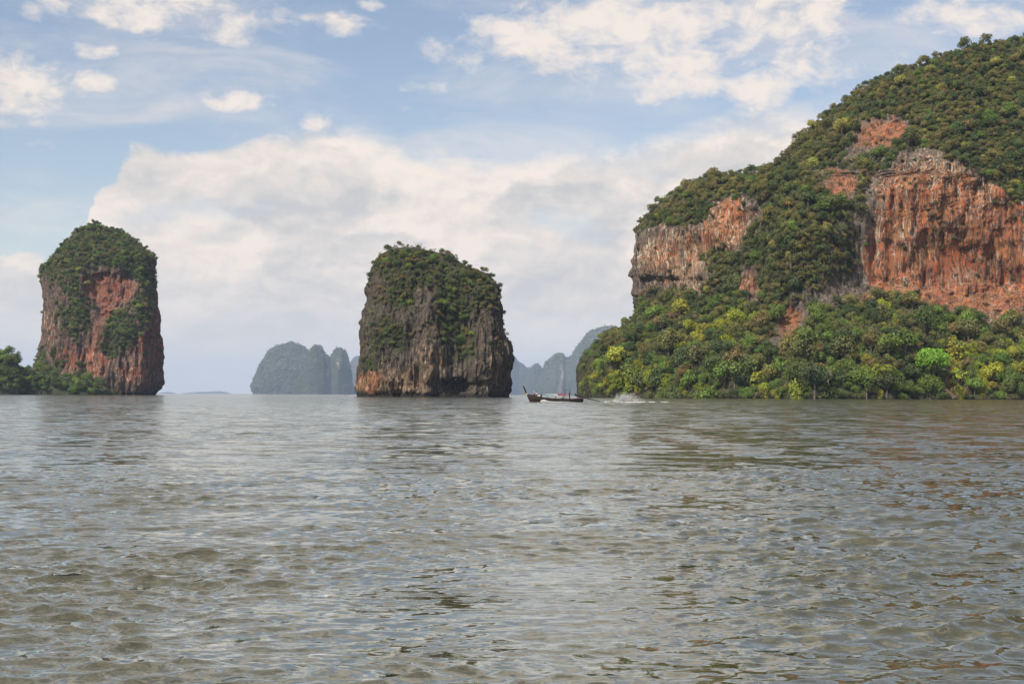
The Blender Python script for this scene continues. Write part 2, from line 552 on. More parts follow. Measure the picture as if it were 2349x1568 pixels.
# ------------------------------------------------------------------ landforms
def make_rock(name, rows, cyd, hd_pts, nf, nr, nexp=2.4, relief=None, flute=1.0, big=1.0, mat=None, polys=None, oras=None, tans=None,
              veg_base=None, seed=1, tide=1.2, small=1.0, notch=0.0, patchy=0.5):
    """a steep limestone body: for each level its left and right edge and its depth; closed all round"""
    rows = sorted(rows)
    rp = np.array([q[0] for q in rows]); rl = np.array([q[1] for q in rows]); rr = np.array([q[2] for q in rows])
    py = np.linspace(rp[-1] + 8, rp[0], nr)
    xl = np.interp(py, rp, rl); xr = np.interp(py, rp, rr)
    hp = sorted(hd_pts)
    hd = np.interp(py, [q[0] for q in hp], [q[1] for q in hp])
    # close the top with a few shrinking levels
    nc = 7
    t = np.linspace(0, 1, nc + 1)[1:]
    cxp = (xl + xr) / 2; hw = (xr - xl) / 2
    step = (py[0] - py[-1]) / nr
    py = np.concatenate([py, py[-1] - np.sin(t * math.pi / 2) * min(4.0, hw[-1] * 0.15 + step)])
    cxp = np.concatenate([cxp, np.full(nc, cxp[-1])])
    hw = np.concatenate([hw, hw[-1] * np.cos(t * math.pi / 2).clip(0.01)])
    hd = np.concatenate([hd, hd[-1] * np.cos(t * math.pi / 2).clip(0.01)])
    phi_f = np.linspace(math.pi, 2 * math.pi, nf)            # left edge, round the front, right edge
    phi_b = np.linspace(0, math.pi, max(24, nf // 5))[1:-1]
    phi = np.concatenate([phi_f, phi_b])
    c, s = np.cos(phi), np.sin(phi)
    ex = 2.0 / nexp
    sxx = np.sign(c) * np.abs(c) ** ex
    syy = np.sign(s) * np.abs(s) ** ex
    PX = cxp[:, None] + hw[:, None] * sxx[None]
    PY = np.repeat(py[:, None], len(phi), 1)
    D = cyd + hd[:, None] * syy[None]
    if relief is not None:
        front = np.clip(-syy, 0, 1)[None] ** 0.6
        D = D - relief(PX, PY) * front
    X = (PX - CXP) / F * D
    Z = CAM_H + (HYP - (PX - CXP) * ROLL - PY) / F * D
    # outward directions in plan
    wx = np.abs(np.cos(phi)) ** (2 - ex) * np.sign(np.cos(phi)); wy = np.abs(np.sin(phi)) ** (2 - ex) * np.sign(np.sin(phi))
    ln = np.sqrt(wx * wx + wy * wy)
    OX, OY = (wx / ln)[None], (wy / ln)[None]
    x, y, z = X.astype(np.float32), D.astype(np.float32), Z.astype(np.float32)
    px, pyy = PX, PY
    # exposed rock and vegetation
    wob = 14 * fbm(x / 22, y / 22, z / 26, 4, seed + 3)
    wob2 = 14 * fbm(x / 22, y / 22, z / 22, 4, seed + 33)
    veg = np.ones_like(x) if veg_base is None else veg_base(px + wob, pyy + wob2, x, y, z)
    if polys is not None:
        for poly, val in polys:
            f_ = 0
            for q in range(5):
                jx = 16 * fbm(x / 9, y / 9, z / 9, 2, seed + 200 + q); jy = 20 * fbm(x / 9, y / 9, z / 9, 2, seed + 300 + q)
                f_ = f_ + inside(poly, px + wob + jx, pyy + wob2 + jy) / 5.0
            veg = veg * (1 - f_) + val * f_
    veg = np.clip(veg * (1.0 + 0.55 * patchy * fbm(x / 11, y / 11, z / 14, 3, seed + 77)), 0, 1)
    rockf = 1 - np.clip(veg, 0, 1)
    d = big * (7.0 * fbm(x / 55, y / 55, z / 75, 3, seed) + 3.2 * fbm(x / 18, y / 18, z / 24, 3, seed + 1))
    lean = 5 * fbm(x / 60, y / 60, z / 60, 2, seed + 50)
    fl = 1.7 * ridge((x + lean) / 9, y / 9, z / 90, 3, seed + 5) + 1.1 * ridge((x + lean) / 3.6, y / 3.6, z / 30, 2, seed + 6)
    # short hanging curtains of dripstone
    drip = np.clip(vnoise((x + lean) / 2.6, y / 2.6, z / 60, seed + 8), 0, 1) * np.clip(vnoise(x / 14, y / 14, z / 11, seed + 9) + 0.15, 0, 1)
    d = d + flute * (0.35 + 0.65 * rockf) * fl * 0.9 + flute * rockf * drip * 3.0
    d = d + small * (1.0 * fbm((x + lean) / 4.5, y / 4.5, z / 11, 3, seed + 2) + 0.6 * ridge(x / 1.9, y / 1.9, z / 7.0, 2, seed + 4))
    if notch:
        d = d - notch * np.exp(-((z - 1.2) / 1.6) ** 2) * (0.7 + 0.5 * fbm(x / 14, y / 14, 0.0, 2, seed + 70))
    d = d - d.mean()
    d = d * np.clip((hw / hw.max())[:, None] * 2.5, 0.1, 1)
    x = x + OX * d
    y = y + OY * d
    z = z + 0.6 * small * fbm(x / 6, y / 6, z / 6, 2, seed + 20)
    z[0] = -3.0
    ora = np.zeros_like(x); tan = np.zeros_like(x)
    for lst, arr in ((oras, ora), (tans, tan)):
        for (bx, by, rx, ry, w) in lst or ():
            arr += w * np.exp(-((px + wob - bx) / rx) ** 2 - ((pyy + wob2 - by) / ry) ** 2)
    td = (1 - sstep(z + 0.5 * fbm(x / 5, y / 5, z / 5, 2, seed + 30), tide * 0.5, tide)) if tide else np.zeros_like(x)
    V = np.stack([x, y, z], -1)
    n_r, n_p = x.shape
    me = fast_mesh(name, V.reshape(-1, 3), grid_quads(n_r, n_p, True))
    for nm, arr in (('veg', veg), ('ora', ora), ('tan', tan), ('tide', td)):
        set_attr(me, nm, arr)
    ob = link(name, me, mat=mat)
    return ob, V[:, :nf], veg[:, :nf], (OX, OY)


def make_ridge(name, contour, cyd, hd, nx, nt, mat, seed=1, rough=1.0, ora=(), tan=()):
    """a distant range seen along its crest line"""
    cp = np.array(contour, float)
    PXc = np.linspace(cp[0, 0], cp[-1, 0], nx)
    top = np.interp(PXc, cp[:, 0], cp[:, 1])
    base = HYP - (PXc - CXP) * ROLL + 3
    t = np.linspace(0, math.pi, nt)
    hgt = (base - top)
    rel = np.clip(hgt / hgt.max(), 0.05, 1) ** 0.6
    PX = np.repeat(PXc[None], nt, 0)
    up = np.sin(t)[:, None] ** 0.85
    PY = base[None] - hgt[None] * up
    D = cyd - hd * np.cos(t)[:, None] * rel[None]
    x = (PX - CXP) / F * D
    z = CAM_H + (HYP - (PX - CXP) * ROLL - PY) / F * D
    y = D + 0.0
    w = rough * np.sin(t)[:, None] * rel[None]
    y = y - w * (80 * ridge(x / 320, 0.3, z / 600, 3, seed) + 28 * fbm(x / 80, 0.7, z / 120, 3, seed + 4))
    z = z + w * 9 * fbm(x / 44, y / 120, 0.2, 3, seed + 2) * np.clip(hgt[None] / 40, 0, 1)
    z[0] = -3; z[-1] = -3
    o_ = np.zeros_like(x); t_ = np.zeros_like(x)
    wob = 6 * fbm(x / 120, y / 180, z / 120, 3, seed + 9)
    for lst, arr in ((ora, o_), (tan, t_)):
        for (bx, by, rx, ry, ww) in lst:
            arr += ww * np.exp(-((PX + wob - bx) / rx) ** 2 - ((PY + wob - by) / ry) ** 2)
    V = np.stack([x, y, z], -1)
    me = fast_mesh(name, V.reshape(-1, 3), grid_quads(nt, nx)[:, ::1])
    veg = np.clip(1 - o_ * 1.6 - t_ * 1.4, 0, 1)
    for nm, arr in (('veg', veg), ('ora', o_), ('tan', t_), ('tide', np.zeros_like(x))):
        set_attr(me, nm, arr)
    return link(name, me, mat=mat), V[: nt // 2 + 2], veg[: nt // 2 + 2]


# --- the big headland on the right
HR = [(912, 1330, 2960), (850, 1333, 2950), (822, 1338, 2945), (798, 1362, 2940), (768, 1402, 2935), (744, 1434, 2930), (730, 1464, 2925), (724, 1472, 2925),
      (700, 1472, 2920), (680, 1483, 2915), (640, 1483, 2905), (630, 1475, 2905), (600, 1472, 2900), (560, 1481, 2890), (524, 1482, 2880), (506, 1494, 2870),
      (470, 1526, 2860), (444, 1566, 2850), (414, 1609, 2835), (400, 1644, 2830), (396, 1694, 2825), (391, 1748, 2820), (386, 1776, 2820), (380, 1788, 2815),
      (336, 1818, 2790), (292, 1858, 2760), (252, 1908, 2730), (212, 1968, 2690), (179, 2018, 2650), (157, 2068, 2620), (142, 2108, 2600), (117, 2158, 2560), (99, 2228, 2510), (91, 2300, 2440)]
HHD = [(920, 205), (900, 202), (860, 190), (800, 172), (740, 152), (690, 134), (640, 128), (540, 130), (440, 124), (360, 112), (280, 92), (200, 66), (130, 36), (91, 14)]
H_ROCK = [
    ([(1880, 255), (2095, 250), (2110, 345), (2020, 405), (1990, 480), (1970, 705), (1885, 705), (1868, 560), (1895, 470), (1860, 400)], 0.46),
    ([(2010, 405), (2050, 372), (2080, 345), (2140, 340), (2200, 372), (2240, 378), (2262, 420), (2300, 440), (2349, 455), (2600, 480), (2600, 765), (2349, 758),
      (2300, 742), (2210, 735), (2150, 712), (2080, 682), (2020, 684), (1990, 706), (1890, 704), (1880, 655), (1945, 625), (1962, 590), (1950, 540), (1980, 470)], 0.0),
    ([(1440, 520), (1490, 524), (1545, 515), (1600, 505), (1618, 455), (1680, 446), (1748, 456), (1758, 490), (1722, 545), (1690, 582), (1650, 572), (1612, 590),
      (1642, 640), (1625, 682), (1560, 664), (1500, 682), (1440, 690), (1430, 600)], 0.0),
    ([(1915, 350), (1950, 300), (1990, 262), (2065, 258), (2095, 290), (2060, 325), (2010, 365), (1945, 385)], 0.08),
    ([(1872, 415), (1925, 382), (1962, 392), (1978, 430), (1945, 465), (1890, 470)], 0.08),
    ([(1682, 610), (1738, 590), (1756, 665), (1722, 705), (1692, 665)], 0.0),
    ([(1762, 815), (1768, 755), (1805, 695), (1870, 668), (1910, 690), (1868, 730), (1842, 785), (1805, 822)], 0.05),
    ([(2148, 840), (2182, 830), (2198, 900), (2165, 912)], 0.1),
]
H_ORA = [(2100, 560, 70, 60, .75), (2030, 620, 45, 70, .95), (2010, 300, 70, 40, 1.0), (1925, 420, 45, 40, .95), (2250, 520, 130, 50, .6), (2300, 560, 80, 22, .9),
         (2200, 690, 130, 40, .75), (2340, 640, 90, 50, .75), (1670, 500, 60, 60, .65), (1720, 650, 40, 40, .7), (1810, 740, 45, 60, .8), (2180, 460, 60, 50, .45),
         (1520, 620, 40, 80, .35), (1600, 560, 50, 70, .35), (2090, 640, 60, 40, .6), (2175, 870, 30, 40, .6), (2450, 600, 150, 120, .6)]
H_ORA += [(2220, 600, 120, 60, .45), (2150, 520, 120, 100, .25), (2150, 420, 150, 70, .5), (2280, 470, 90, 60, .5), (1560, 560, 90, 80, .25), (1690, 490, 60, 40, .3), (2060, 480, 60, 100, .45)]
H_TAN = [(2180, 400, 120, 50, .35), (1560, 590, 110, 100, .75), (1690, 500, 80, 60, .55), (2120, 450, 120, 110, .45), (2060, 560, 60, 90, .5), (2250, 430, 90, 60, .45), (2300, 650, 140, 70, .25)]


def h_relief(px, py):
    gs = lambda bx, by, rx, ry, w: w * np.exp(-((px - bx) / rx) ** 2 - ((py - by) / ry) ** 2)
    return (gs(2230, 590, 230, 150, -13) + gs(1850, 600, 95, 260, 22) + gs(1560, 600, 90, 90, -9) + gs(2060, 760, 110, 90, 16) + gs(1690, 800, 90, 80, 12)
            + gs(1690, 530, 70, 70, -7) + gs(2260, 380, 200, 60, 3) + gs(1990, 330, 80, 60, -8) + gs(1810, 740, 40, 60, -12) + gs(1640, 620, 30, 90, 6))


headland, HV, HVEG, HOUT = make_rock('headland_cliff', HR, 905, HHD, 560, 380, 2.3, h_relief, 1.15, 0.9, M_headland, H_ROCK, H_ORA, H_TAN, patchy=0.85, seed=3, tide=0.9)
tag(headland, 'huge forested limestone headland with orange cliff faces filling the right side', 'cliff')

# --- the dark rock in the middle
MR = [(913, 823, 1152), (894, 821, 1154), (878, 825, 1155), (862, 828, 1157), (835, 830, 1160), (803, 831, 1162), (781, 830, 1160), (765, 830, 1154), (746, 836, 1152),
      (711, 844, 1151), (695, 847, 1150), (678, 850, 1147), (662, 852, 1143), (649, 855, 1130), (630, 860, 1112), (612, 866, 1070), (596, 872, 1045), (586, 879, 1030),
      (579, 889, 1000), (575, 905, 965)]
MHD = [(920, 40), (800, 37), (700, 33), (640, 28), (600, 20), (575, 11)]


def m_veg(px, py, x, y, z):
    v = 0.16 + 0.20 * (1 - sstep(py, 740, 820)) + np.zeros(px.shape)
    v = np.maximum(v, 0.95 * (1 - sstep(py + 0.25 * np.abs(px - 1010), 655, 725)))
    for (bx, by, rx, ry, w) in ((1035, 725, 75, 95, 1.0), (925, 690, 70, 32, .85), (880, 770, 70, 45, .85), (1060, 820, 40, 40, .7), (880, 640, 40, 40, .6), (845, 830, 25, 40, .7), (1050, 800, 45, 40, .6), (960, 640, 60, 40, .7),
                                (1160, 770, 25, 40, .7), (1120, 690, 40, 30, .6), (1095, 640, 50, 30, .9)):
        v = np.maximum(v, w * np.exp(-((px - bx) / rx) ** 2 - ((py - by) / ry) ** 2))
    return v


def m_relief(px, py):
    gs = lambda bx, by, rx, ry, w: w * np.exp(-((px - bx) / rx) ** 2 - ((py - by) / ry) ** 2)
    return gs(985, 800, 28, 140, 6) + gs(1055, 790, 40, 120, -7) + gs(1120, 800, 30, 120, 4) + gs(880, 800, 40, 120, 3) + gs(1050, 890, 45, 16, -9) + gs(960, 870, 20, 40, -2)


stack, MV, MVEG, _ = make_rock('rock_island', MR, 850, MHD, 400, 260, 2.7, m_relief, 1.1, 0.5, M_stack, [
    ([(905, 905), (1000, 905), (1000, 830), (985, 740), (965, 760), (960, 820), (900, 850)], 0.05), ([(1105, 900), (1170, 900), (1165, 790), (1120, 790), (1110, 830)], 0.05)],
    [(850, 880, 34, 34, 1.0), (920, 885, 26, 26, .5), (990, 850, 20, 40, .28), (905, 630, 30, 20, .12)],
    [(985, 830, 34, 85, .75), (1120, 830, 38, 80, .62), (880, 870, 50, 45, .55), (940, 880, 40, 30, .55), (1150, 730, 14, 40, .5), (1040, 860, 30, 40, .25)],
    m_veg, patchy=1.0, seed=21, tide=2.6, small=1.25, notch=1.6)
tag(stack, 'dark grey flat-topped limestone rock rising alone from the sea behind the boat\'s bow', 'rock island')

# --- the tall pillar on the left
LR = [(911, 70, 350), (895, 75, 360), (880, 80, 367), (841, 85, 367), (823, 88, 365), (769, 100, 361), (757, 101, 360), (697, 104, 358), (661, 101, 357), (620, 97, 355), (603, 114, 355),
      (594, 120, 351), (571, 142, 329), (551, 164, 308), (537, 180, 285), (530, 190, 255), (523, 202, 222)]
LHD = [(920, 74), (800, 68), (700, 64), (630, 58), (570, 42), (523, 14)]


def l_veg(px, py, x, y, z):
    v = np.full(px.shape, 0.22)
    v = np.maximum(v, 1.0 * (1 - sstep(py + 0.18 * np.abs(px - 250) * 0 - np.where(px < 180, 25, 0), 594, 646)))
    for (bx, by, rx, ry, w) in ((165, 745, 40, 45, 1.), (280, 765, 50, 40, 1.), (310, 725, 30, 30, .9), (150, 660, 35, 45, .8), (320, 640, 30, 40, .7), (95, 820, 22, 30, .8),
                                (180, 690, 30, 25, .7), (255, 800, 40, 30, .7), (320, 700, 25, 60, .5), (300, 600, 60, 30, .9), (200, 850, 50, 30, .5), (350, 640, 12, 60, .6)):
        v = np.maximum(v, w * np.exp(-((px - bx) / rx) ** 2 - ((py - by) / ry) ** 2))
    return v


def l_relief(px, py):
    gs = lambda bx, by, rx, ry, w: w * np.exp(-((px - bx) / rx) ** 2 - ((py - by) / ry) ** 2)
    return gs(245, 680, 50, 50, -12) + gs(160, 720, 35, 120, 9) + gs(285, 770, 50, 50, 8) + gs(240, 600, 90, 30, 7) + gs(330, 720, 25, 160, 7)


pillar, LV, LVEG, _ = make_rock('rock_island', LR, 1430, LHD, 320, 220, 3.0, l_relief, 1.35, 0.6, M_pillar, [
    ([(205, 650), (250, 625), (305, 640), (310, 690), (270, 710), (255, 740), (215, 720), (200, 690)], 0.0),
    ([(190, 780), (215, 775), (235, 840), (215, 870), (195, 840)], 0.0), ([(235, 905), (350, 905), (365, 850), (300, 850), (280, 830), (240, 850)], 0.05), ([(100, 820), (104, 720), (118, 720), (120, 800)], 0.0)],
    [(235, 665, 42, 34, 1.25), (290, 660, 26, 30, .6), (255, 730, 26, 30, .8), (150, 830, 45, 30, .5), (215, 780, 25, 60, .45), (310, 880, 40, 25, .5), (230, 830, 30, 40, .5), (105, 760, 12, 60, .4), (355, 700, 12, 100, .5), (300, 800, 60, 90, .35), (150, 770, 40, 90, .38), (340, 780, 30, 120, .42), (200, 860, 60, 40, .4)],
    [(215, 830, 26, 50, .7), (310, 875, 45, 35, .65), (110, 760, 14, 60, .65), (150, 860, 60, 30, .5), (280, 660, 30, 30, .4)],
    l_veg, patchy=1.0, seed=41, tide=2.6, notch=1.8)
tag(pillar, 'tall red-streaked limestone pillar with a green top behind the wooded shore', 'rock island')

# --- low wooded shore at the far left
shore, SV, SVEG = make_ridge('shore_hill', [(-420, 906), (-330, 850), (-200, 820), (-60, 815), (0, 826), (20, 822), (42, 832), (58, 856), (90, 866), (120, 868), (160, 874), (200, 882), (228, 892), (250, 904), (256, 907)],
                             1300, 42, 180, 30, M_far, 61, 0.10)
tag(shore, kind='structure')

# --- hazy islands far away
FAR = []
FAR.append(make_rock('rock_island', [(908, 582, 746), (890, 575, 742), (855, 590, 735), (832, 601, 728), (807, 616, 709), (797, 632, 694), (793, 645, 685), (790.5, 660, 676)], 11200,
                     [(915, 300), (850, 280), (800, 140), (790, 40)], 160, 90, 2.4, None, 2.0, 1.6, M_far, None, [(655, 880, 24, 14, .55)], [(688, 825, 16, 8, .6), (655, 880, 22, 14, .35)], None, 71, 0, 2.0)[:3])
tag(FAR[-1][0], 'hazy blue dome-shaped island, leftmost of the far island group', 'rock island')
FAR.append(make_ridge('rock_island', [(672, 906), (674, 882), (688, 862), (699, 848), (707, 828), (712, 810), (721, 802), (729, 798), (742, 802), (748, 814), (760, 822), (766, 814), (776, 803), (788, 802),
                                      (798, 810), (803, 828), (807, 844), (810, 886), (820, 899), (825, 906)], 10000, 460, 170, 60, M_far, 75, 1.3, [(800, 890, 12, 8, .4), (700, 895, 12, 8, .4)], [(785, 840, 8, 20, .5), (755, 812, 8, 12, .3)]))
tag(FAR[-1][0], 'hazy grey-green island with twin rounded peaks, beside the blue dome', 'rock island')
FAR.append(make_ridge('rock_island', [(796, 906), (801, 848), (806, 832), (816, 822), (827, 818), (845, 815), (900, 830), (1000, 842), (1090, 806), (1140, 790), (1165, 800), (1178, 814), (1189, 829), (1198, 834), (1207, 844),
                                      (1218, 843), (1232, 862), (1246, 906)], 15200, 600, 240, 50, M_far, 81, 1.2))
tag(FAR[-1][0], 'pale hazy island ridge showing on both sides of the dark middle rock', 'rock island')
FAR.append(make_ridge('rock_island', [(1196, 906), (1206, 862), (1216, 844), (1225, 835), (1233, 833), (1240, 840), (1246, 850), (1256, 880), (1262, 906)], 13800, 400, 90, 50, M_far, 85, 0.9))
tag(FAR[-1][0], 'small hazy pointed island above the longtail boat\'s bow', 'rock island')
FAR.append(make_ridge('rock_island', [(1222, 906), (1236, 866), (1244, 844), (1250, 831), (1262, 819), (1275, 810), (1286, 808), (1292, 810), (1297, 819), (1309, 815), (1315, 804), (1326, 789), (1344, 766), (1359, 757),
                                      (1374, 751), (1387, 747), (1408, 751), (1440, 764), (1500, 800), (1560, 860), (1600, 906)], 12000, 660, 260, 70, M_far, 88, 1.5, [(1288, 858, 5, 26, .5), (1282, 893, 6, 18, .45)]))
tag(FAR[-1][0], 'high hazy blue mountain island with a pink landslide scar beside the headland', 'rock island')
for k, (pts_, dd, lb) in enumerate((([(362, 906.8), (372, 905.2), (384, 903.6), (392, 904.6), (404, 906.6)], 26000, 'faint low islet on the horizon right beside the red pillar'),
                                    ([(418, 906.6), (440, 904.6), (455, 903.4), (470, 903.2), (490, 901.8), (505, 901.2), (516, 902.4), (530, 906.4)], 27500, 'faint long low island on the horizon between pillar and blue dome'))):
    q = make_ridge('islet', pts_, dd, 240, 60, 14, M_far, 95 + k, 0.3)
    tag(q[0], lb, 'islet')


# ------------------------------------------------------------------ trees
def leaf_cloud(cent, rad, n, size, seed, flat=1.0, up=0.25):
    """leaf clumps spread over several lobes; each clump a bent leaf-like quad"""
    rg = np.random.default_rng(seed)
    cent = np.array(cent); rad = np.array(rad)
    p = rad ** 2 / (rad ** 2).sum()
    k = rg.choice(len(cent), n, p=p)
    d = rg.normal(size=(n, 3))
    d[:, 2] = d[:, 2] + 0.25
    d /= np.linalg.norm(d, axis=1)[:, None]
    rr = rad[k] * (0.72 + 0.34 * rg.random(n))
    c = cent[k] + d * rr[:, None] * np.array([1, 1, flat])
    nrm = d + rg.normal(size=(n, 3)) * 0.34 + np.array([0, 0, up])
    nrm /= np.linalg.norm(nrm, axis=1)[:, None]
    t = np.cross(nrm, rg.normal(size=(n, 3)))
    t /= np.linalg.norm(t, axis=1)[:, None]
    bq = np.cross(nrm, t)
    s = size * (0.6 + 0.8 * rg.random(n))[:, None]
    droop = nrm * s * 0.35
    V = np.stack([c - t * s - droop * 0.6, c + bq * s * 0.62 , c + t * s - droop, c - bq * s * 0.62], 1).reshape(-1, 3)
    Q = np.arange(4 * n).reshape(-1, 4)
    return V, Q


def tube(V, Q, p0, p1, r0, r1, n=5):
    p0, p1 = Vector(p0), Vector(p1)
    ax = (p1 - p0).normalized()
    a = ax.orthogonal().normalized()
    b_ = ax.cross(a)
    o_ = len(V)
    for p, r in ((p0, r0), (p1, r1)):
        for i in range(n):
            t = 2 * math.pi * i / n
            V.append(p + a * math.cos(t) * r + b_ * math.sin(t) * r)
    for i in range(n):
        j = (i + 1) % n
        Q.append((o_ + i, o_ + j, o_ + n + j, o_ + n + i))


def limbs_mesh(name, tips, base_r, fork, rnd, twigs=0, mat=None):
    V, Q = [], []
    f0 = Vector((0.05 * rnd.uniform(-1, 1), 0.05 * rnd.uniform(-1, 1), fork))
    tube(V, Q, (0, 0, -0.5), (0, 0, fork * 0.5), base_r * 1.25, base_r, 6)
    tube(V, Q, (0, 0, fork * 0.5), f0, base_r, base_r * 0.8, 6)
    for t in tips:
        t = Vector(t)
        mid = f0.lerp(t, 0.5) + Vector((0, 0, -0.08 * (t - f0).length))
        tube(V, Q, f0, mid, base_r * 0.55, base_r * 0.36, 4)
        tube(V, Q, mid, t, base_r * 0.36, base_r * 0.12, 4)
        for _ in range(twigs):
            q = mid.lerp(t, rnd.random())
            e = q + Vector((rnd.uniform(-1, 1), rnd.uniform(-1, 1), rnd.uniform(-0.2, 1))).normalized() * rnd.uniform(0.2, 0.45)
            tube(V, Q, q, e, base_r * 0.17, base_r * 0.06, 3)
    me = fast_mesh(name, np.array([tuple(v) for v in V]), np.array(Q))
    me.materials.append(mat or M_bark)
    return me


def crown_proto(kind, seed):
    rnd = random.Random(seed)
    cent, rad = [], []
    dense = kind == 'dense'
    if kind in ('broad', 'dense'):
        n = 16 if dense else rnd.randint(7, 10); h = rnd.uniform(1.15, 1.4)
        for i in range(n):
            a = i * 2.4 + rnd.uniform(-.4, .4); q = 0.62 * math.sqrt((i + .3) / n)
            cent.append((q * math.cos(a), q * math.sin(a), h + 0.55 * (0.55 - q) + rnd.uniform(-.22, .22)))
            rad.append(rnd.uniform(0.26, 0.40) if dense else rnd.uniform(0.34, 0.52))
        V, Q = leaf_cloud(cent, rad, 2600 if dense else 900, 0.048 if dense else 0.078, seed, 0.9)
        fork, br, tw = h * 0.55, 0.06, 0
    elif kind == 'bush':
        n = rnd.randint(6, 9); h = 0.45
        for i in range(n):
            a = i * 2.4 + rnd.uniform(-.4, .4); q = 0.68 * math.sqrt((i + .3) / n)
            cent.append((q * math.cos(a), q * math.sin(a), h + 0.4 * (0.5 - q) + rnd.uniform(-.15, .2)))
            rad.append(rnd.uniform(0.3, 0.48))
        V, Q = leaf_cloud(cent, rad, 850, 0.075, seed, 0.85)
        fork, br, tw = 0.15, 0.04, 0
    elif kind == 'plume':                                 # tall arching clumps like bamboo
        for i in range(9):
            a = i * 2.4; q = 0.55 * math.sqrt((i + .3) / 9)
            for k in range(3):
                cent.append((q * (0.6 + .25 * k) * math.cos(a), q * (0.6 + .25 * k) * math.sin(a), 0.35 + 0.42 * k * (1.15 - 0.5 * q)))
                rad.append(0.26 - 0.03 * k)
        V, Q = leaf_cloud(cent, rad, 900, 0.062, seed, 1.1, 0.5)
        fork, br, tw = 0.2, 0.03, 0
    else:                                                 # sparse crowns with the limbs showing
        n = rnd.randint(9, 12); h = rnd.uniform(0.75, 1.0)
        for i in range(n):
            a = i * 2.4 + rnd.uniform(-.5, .5); q = 0.8 * math.sqrt((i + .4) / n)
            cent.append((q * math.cos(a), q * math.sin(a), h + 0.5 * (0.5 - q) + rnd.uniform(-.35, .35)))
            rad.append(rnd.uniform(0.16, 0.30))
        V, Q = leaf_cloud(cent, rad, 420, 0.07, seed, 0.8)
        fork, br, tw = h * 0.4, 0.045, 3
    mc = fast_mesh('crown', V, Q, False)
    mc.materials.append(M_leaf)
    tips = [(c[0] * .9, c[1] * .9, c[2]) for c in cent[: (10 if kind == 'sparse' else 6)]]
    mt = limbs_mesh('trunk', tips, br, fork, rnd, tw)
    return mc, mt


PROTO = {'broad': [crown_proto('broad', 100 + i) for i in range(6)], 'bush': [crown_proto('bush', 200 + i) for i in range(4)],
         'plume': [crown_proto('plume', 300 + i) for i in range(3)], 'sparse': [crown_proto('sparse', 400 + i) for i in range(4)],
         'dense': [crown_proto('dense', 500)]}
rnd = random.Random(5)
bare_me = limbs_mesh('trunk', [(rnd.uniform(-.7, .7), rnd.uniform(-.7, .7), rnd.uniform(0.9, 1.9)) for _ in range(11)], 0.05, 0.55, rnd, 5, M_palebark)
twiggy_me = limbs_mesh('trunk', [(rnd.uniform(-.8, .8), rnd.uniform(-.8, .8), rnd.uniform(0.8, 1.8)) for _ in range(12)], 0.04, 0.5, rnd, 6, M_bark)
CROWN_OBJ = {}


def plant(kind, loc, R, tint, label, group=None, name='tree', cat='tree', var=None, tilt=(0, 0), sz=1.0):
    root = link(name, None)
    root.location = loc
    root.scale = (R, R, R * sz)
    root.rotation_euler = (tilt[0], tilt[1], rnd.uniform(0, 6.28))
    tag(root, label, cat, group)
    if kind in ('bare', 'twiggy'):
        link('trunk', bare_me if kind == 'bare' else twiggy_me, root)
        return root
    v = var if var is not None else rnd.randrange(len(PROTO[kind]))
    mc, mt = PROTO[kind][v]
    c = link('crown', mc, root)
    c['tint'] = [float(tint[0]), float(tint[1]), float(tint[2])]
    link('trunk', mt, root)
    CROWN_OBJ.setdefault((kind, v), c)
    return root


DARK = [(0.030, 0.046, 0.016), (0.038, 0.055, 0.018), (0.046, 0.060, 0.022), (0.055, 0.066, 0.024), (0.040, 0.060, 0.028)]
OLIVE = [(0.075, 0.078, 0.028), (0.088, 0.088, 0.030), (0.066, 0.072, 0.030), (0.095, 0.082, 0.036)]
GREEN = [(0.055, 0.095, 0.020), (0.070, 0.110, 0.024), (0.060, 0.085, 0.018)]
YELLOW = [(0.138, 0.158, 0.020), (0.118, 0.148, 0.020), (0.145, 0.145, 0.026)]
BROWN = [(0.088, 0.068, 0.036), (0.105, 0.078, 0.042), (0.080, 0.066, 0.040)]
ORANGE = [(0.26, 0.15, 0.055), (0.24, 0.17, 0.06)]


def scatter(V, veg, n, rmin, rfun, seed, xlim=(-60, 2420), thresh=0.5, sep=0.6, pmin=0.0):
    """pick spots on a landform where plants grow, keeping a minimum spacing in the view"""
    rg = np.random.default_rng(seed)
    P_ = V.reshape(-1, 3)
    px, py = project(P_)
    pr = np.clip(veg.reshape(-1), 0, 1)
    ok = np.flatnonzero((px > xlim[0]) & (px < xlim[1]) & (P_[:, 2] > 0.6) & (pr > pmin))
    order = rg.permutation(ok)
    grid = {}
    outp = []
    for i in order:
        if rg.random() > sstep(pr[i], thresh - 0.3, thresh + 0.25):
            continue
        R = rfun(px[i], py[i], rg)
        rp = R / P_[i, 1] * F * sep
        cell = 14.0
        cx_, cy_ = int(px[i] // cell), int(py[i] // cell)
        k = int(rp * 2 // cell) + 1
        bad = False
        for a in range(cx_ - k, cx_ + k + 1):
            for b__ in range(cy_ - k, cy_ + k + 1):
                for (qx, qy, qr) in grid.get((a, b__), ()):
                    if (qx - px[i]) ** 2 + (qy - py[i]) ** 2 < (0.5 * (rp + qr)) ** 2 * 4 * 0.5:
                        bad = True
                        break
                if bad: break
            if bad: break
        if bad:
            continue
        grid.setdefault((cx_, cy_), []).append((px[i], py[i], rp))
        outp.append((P_[i].copy(), R, px[i], py[i]))
        if len(outp) >= n:
            break
    return outp


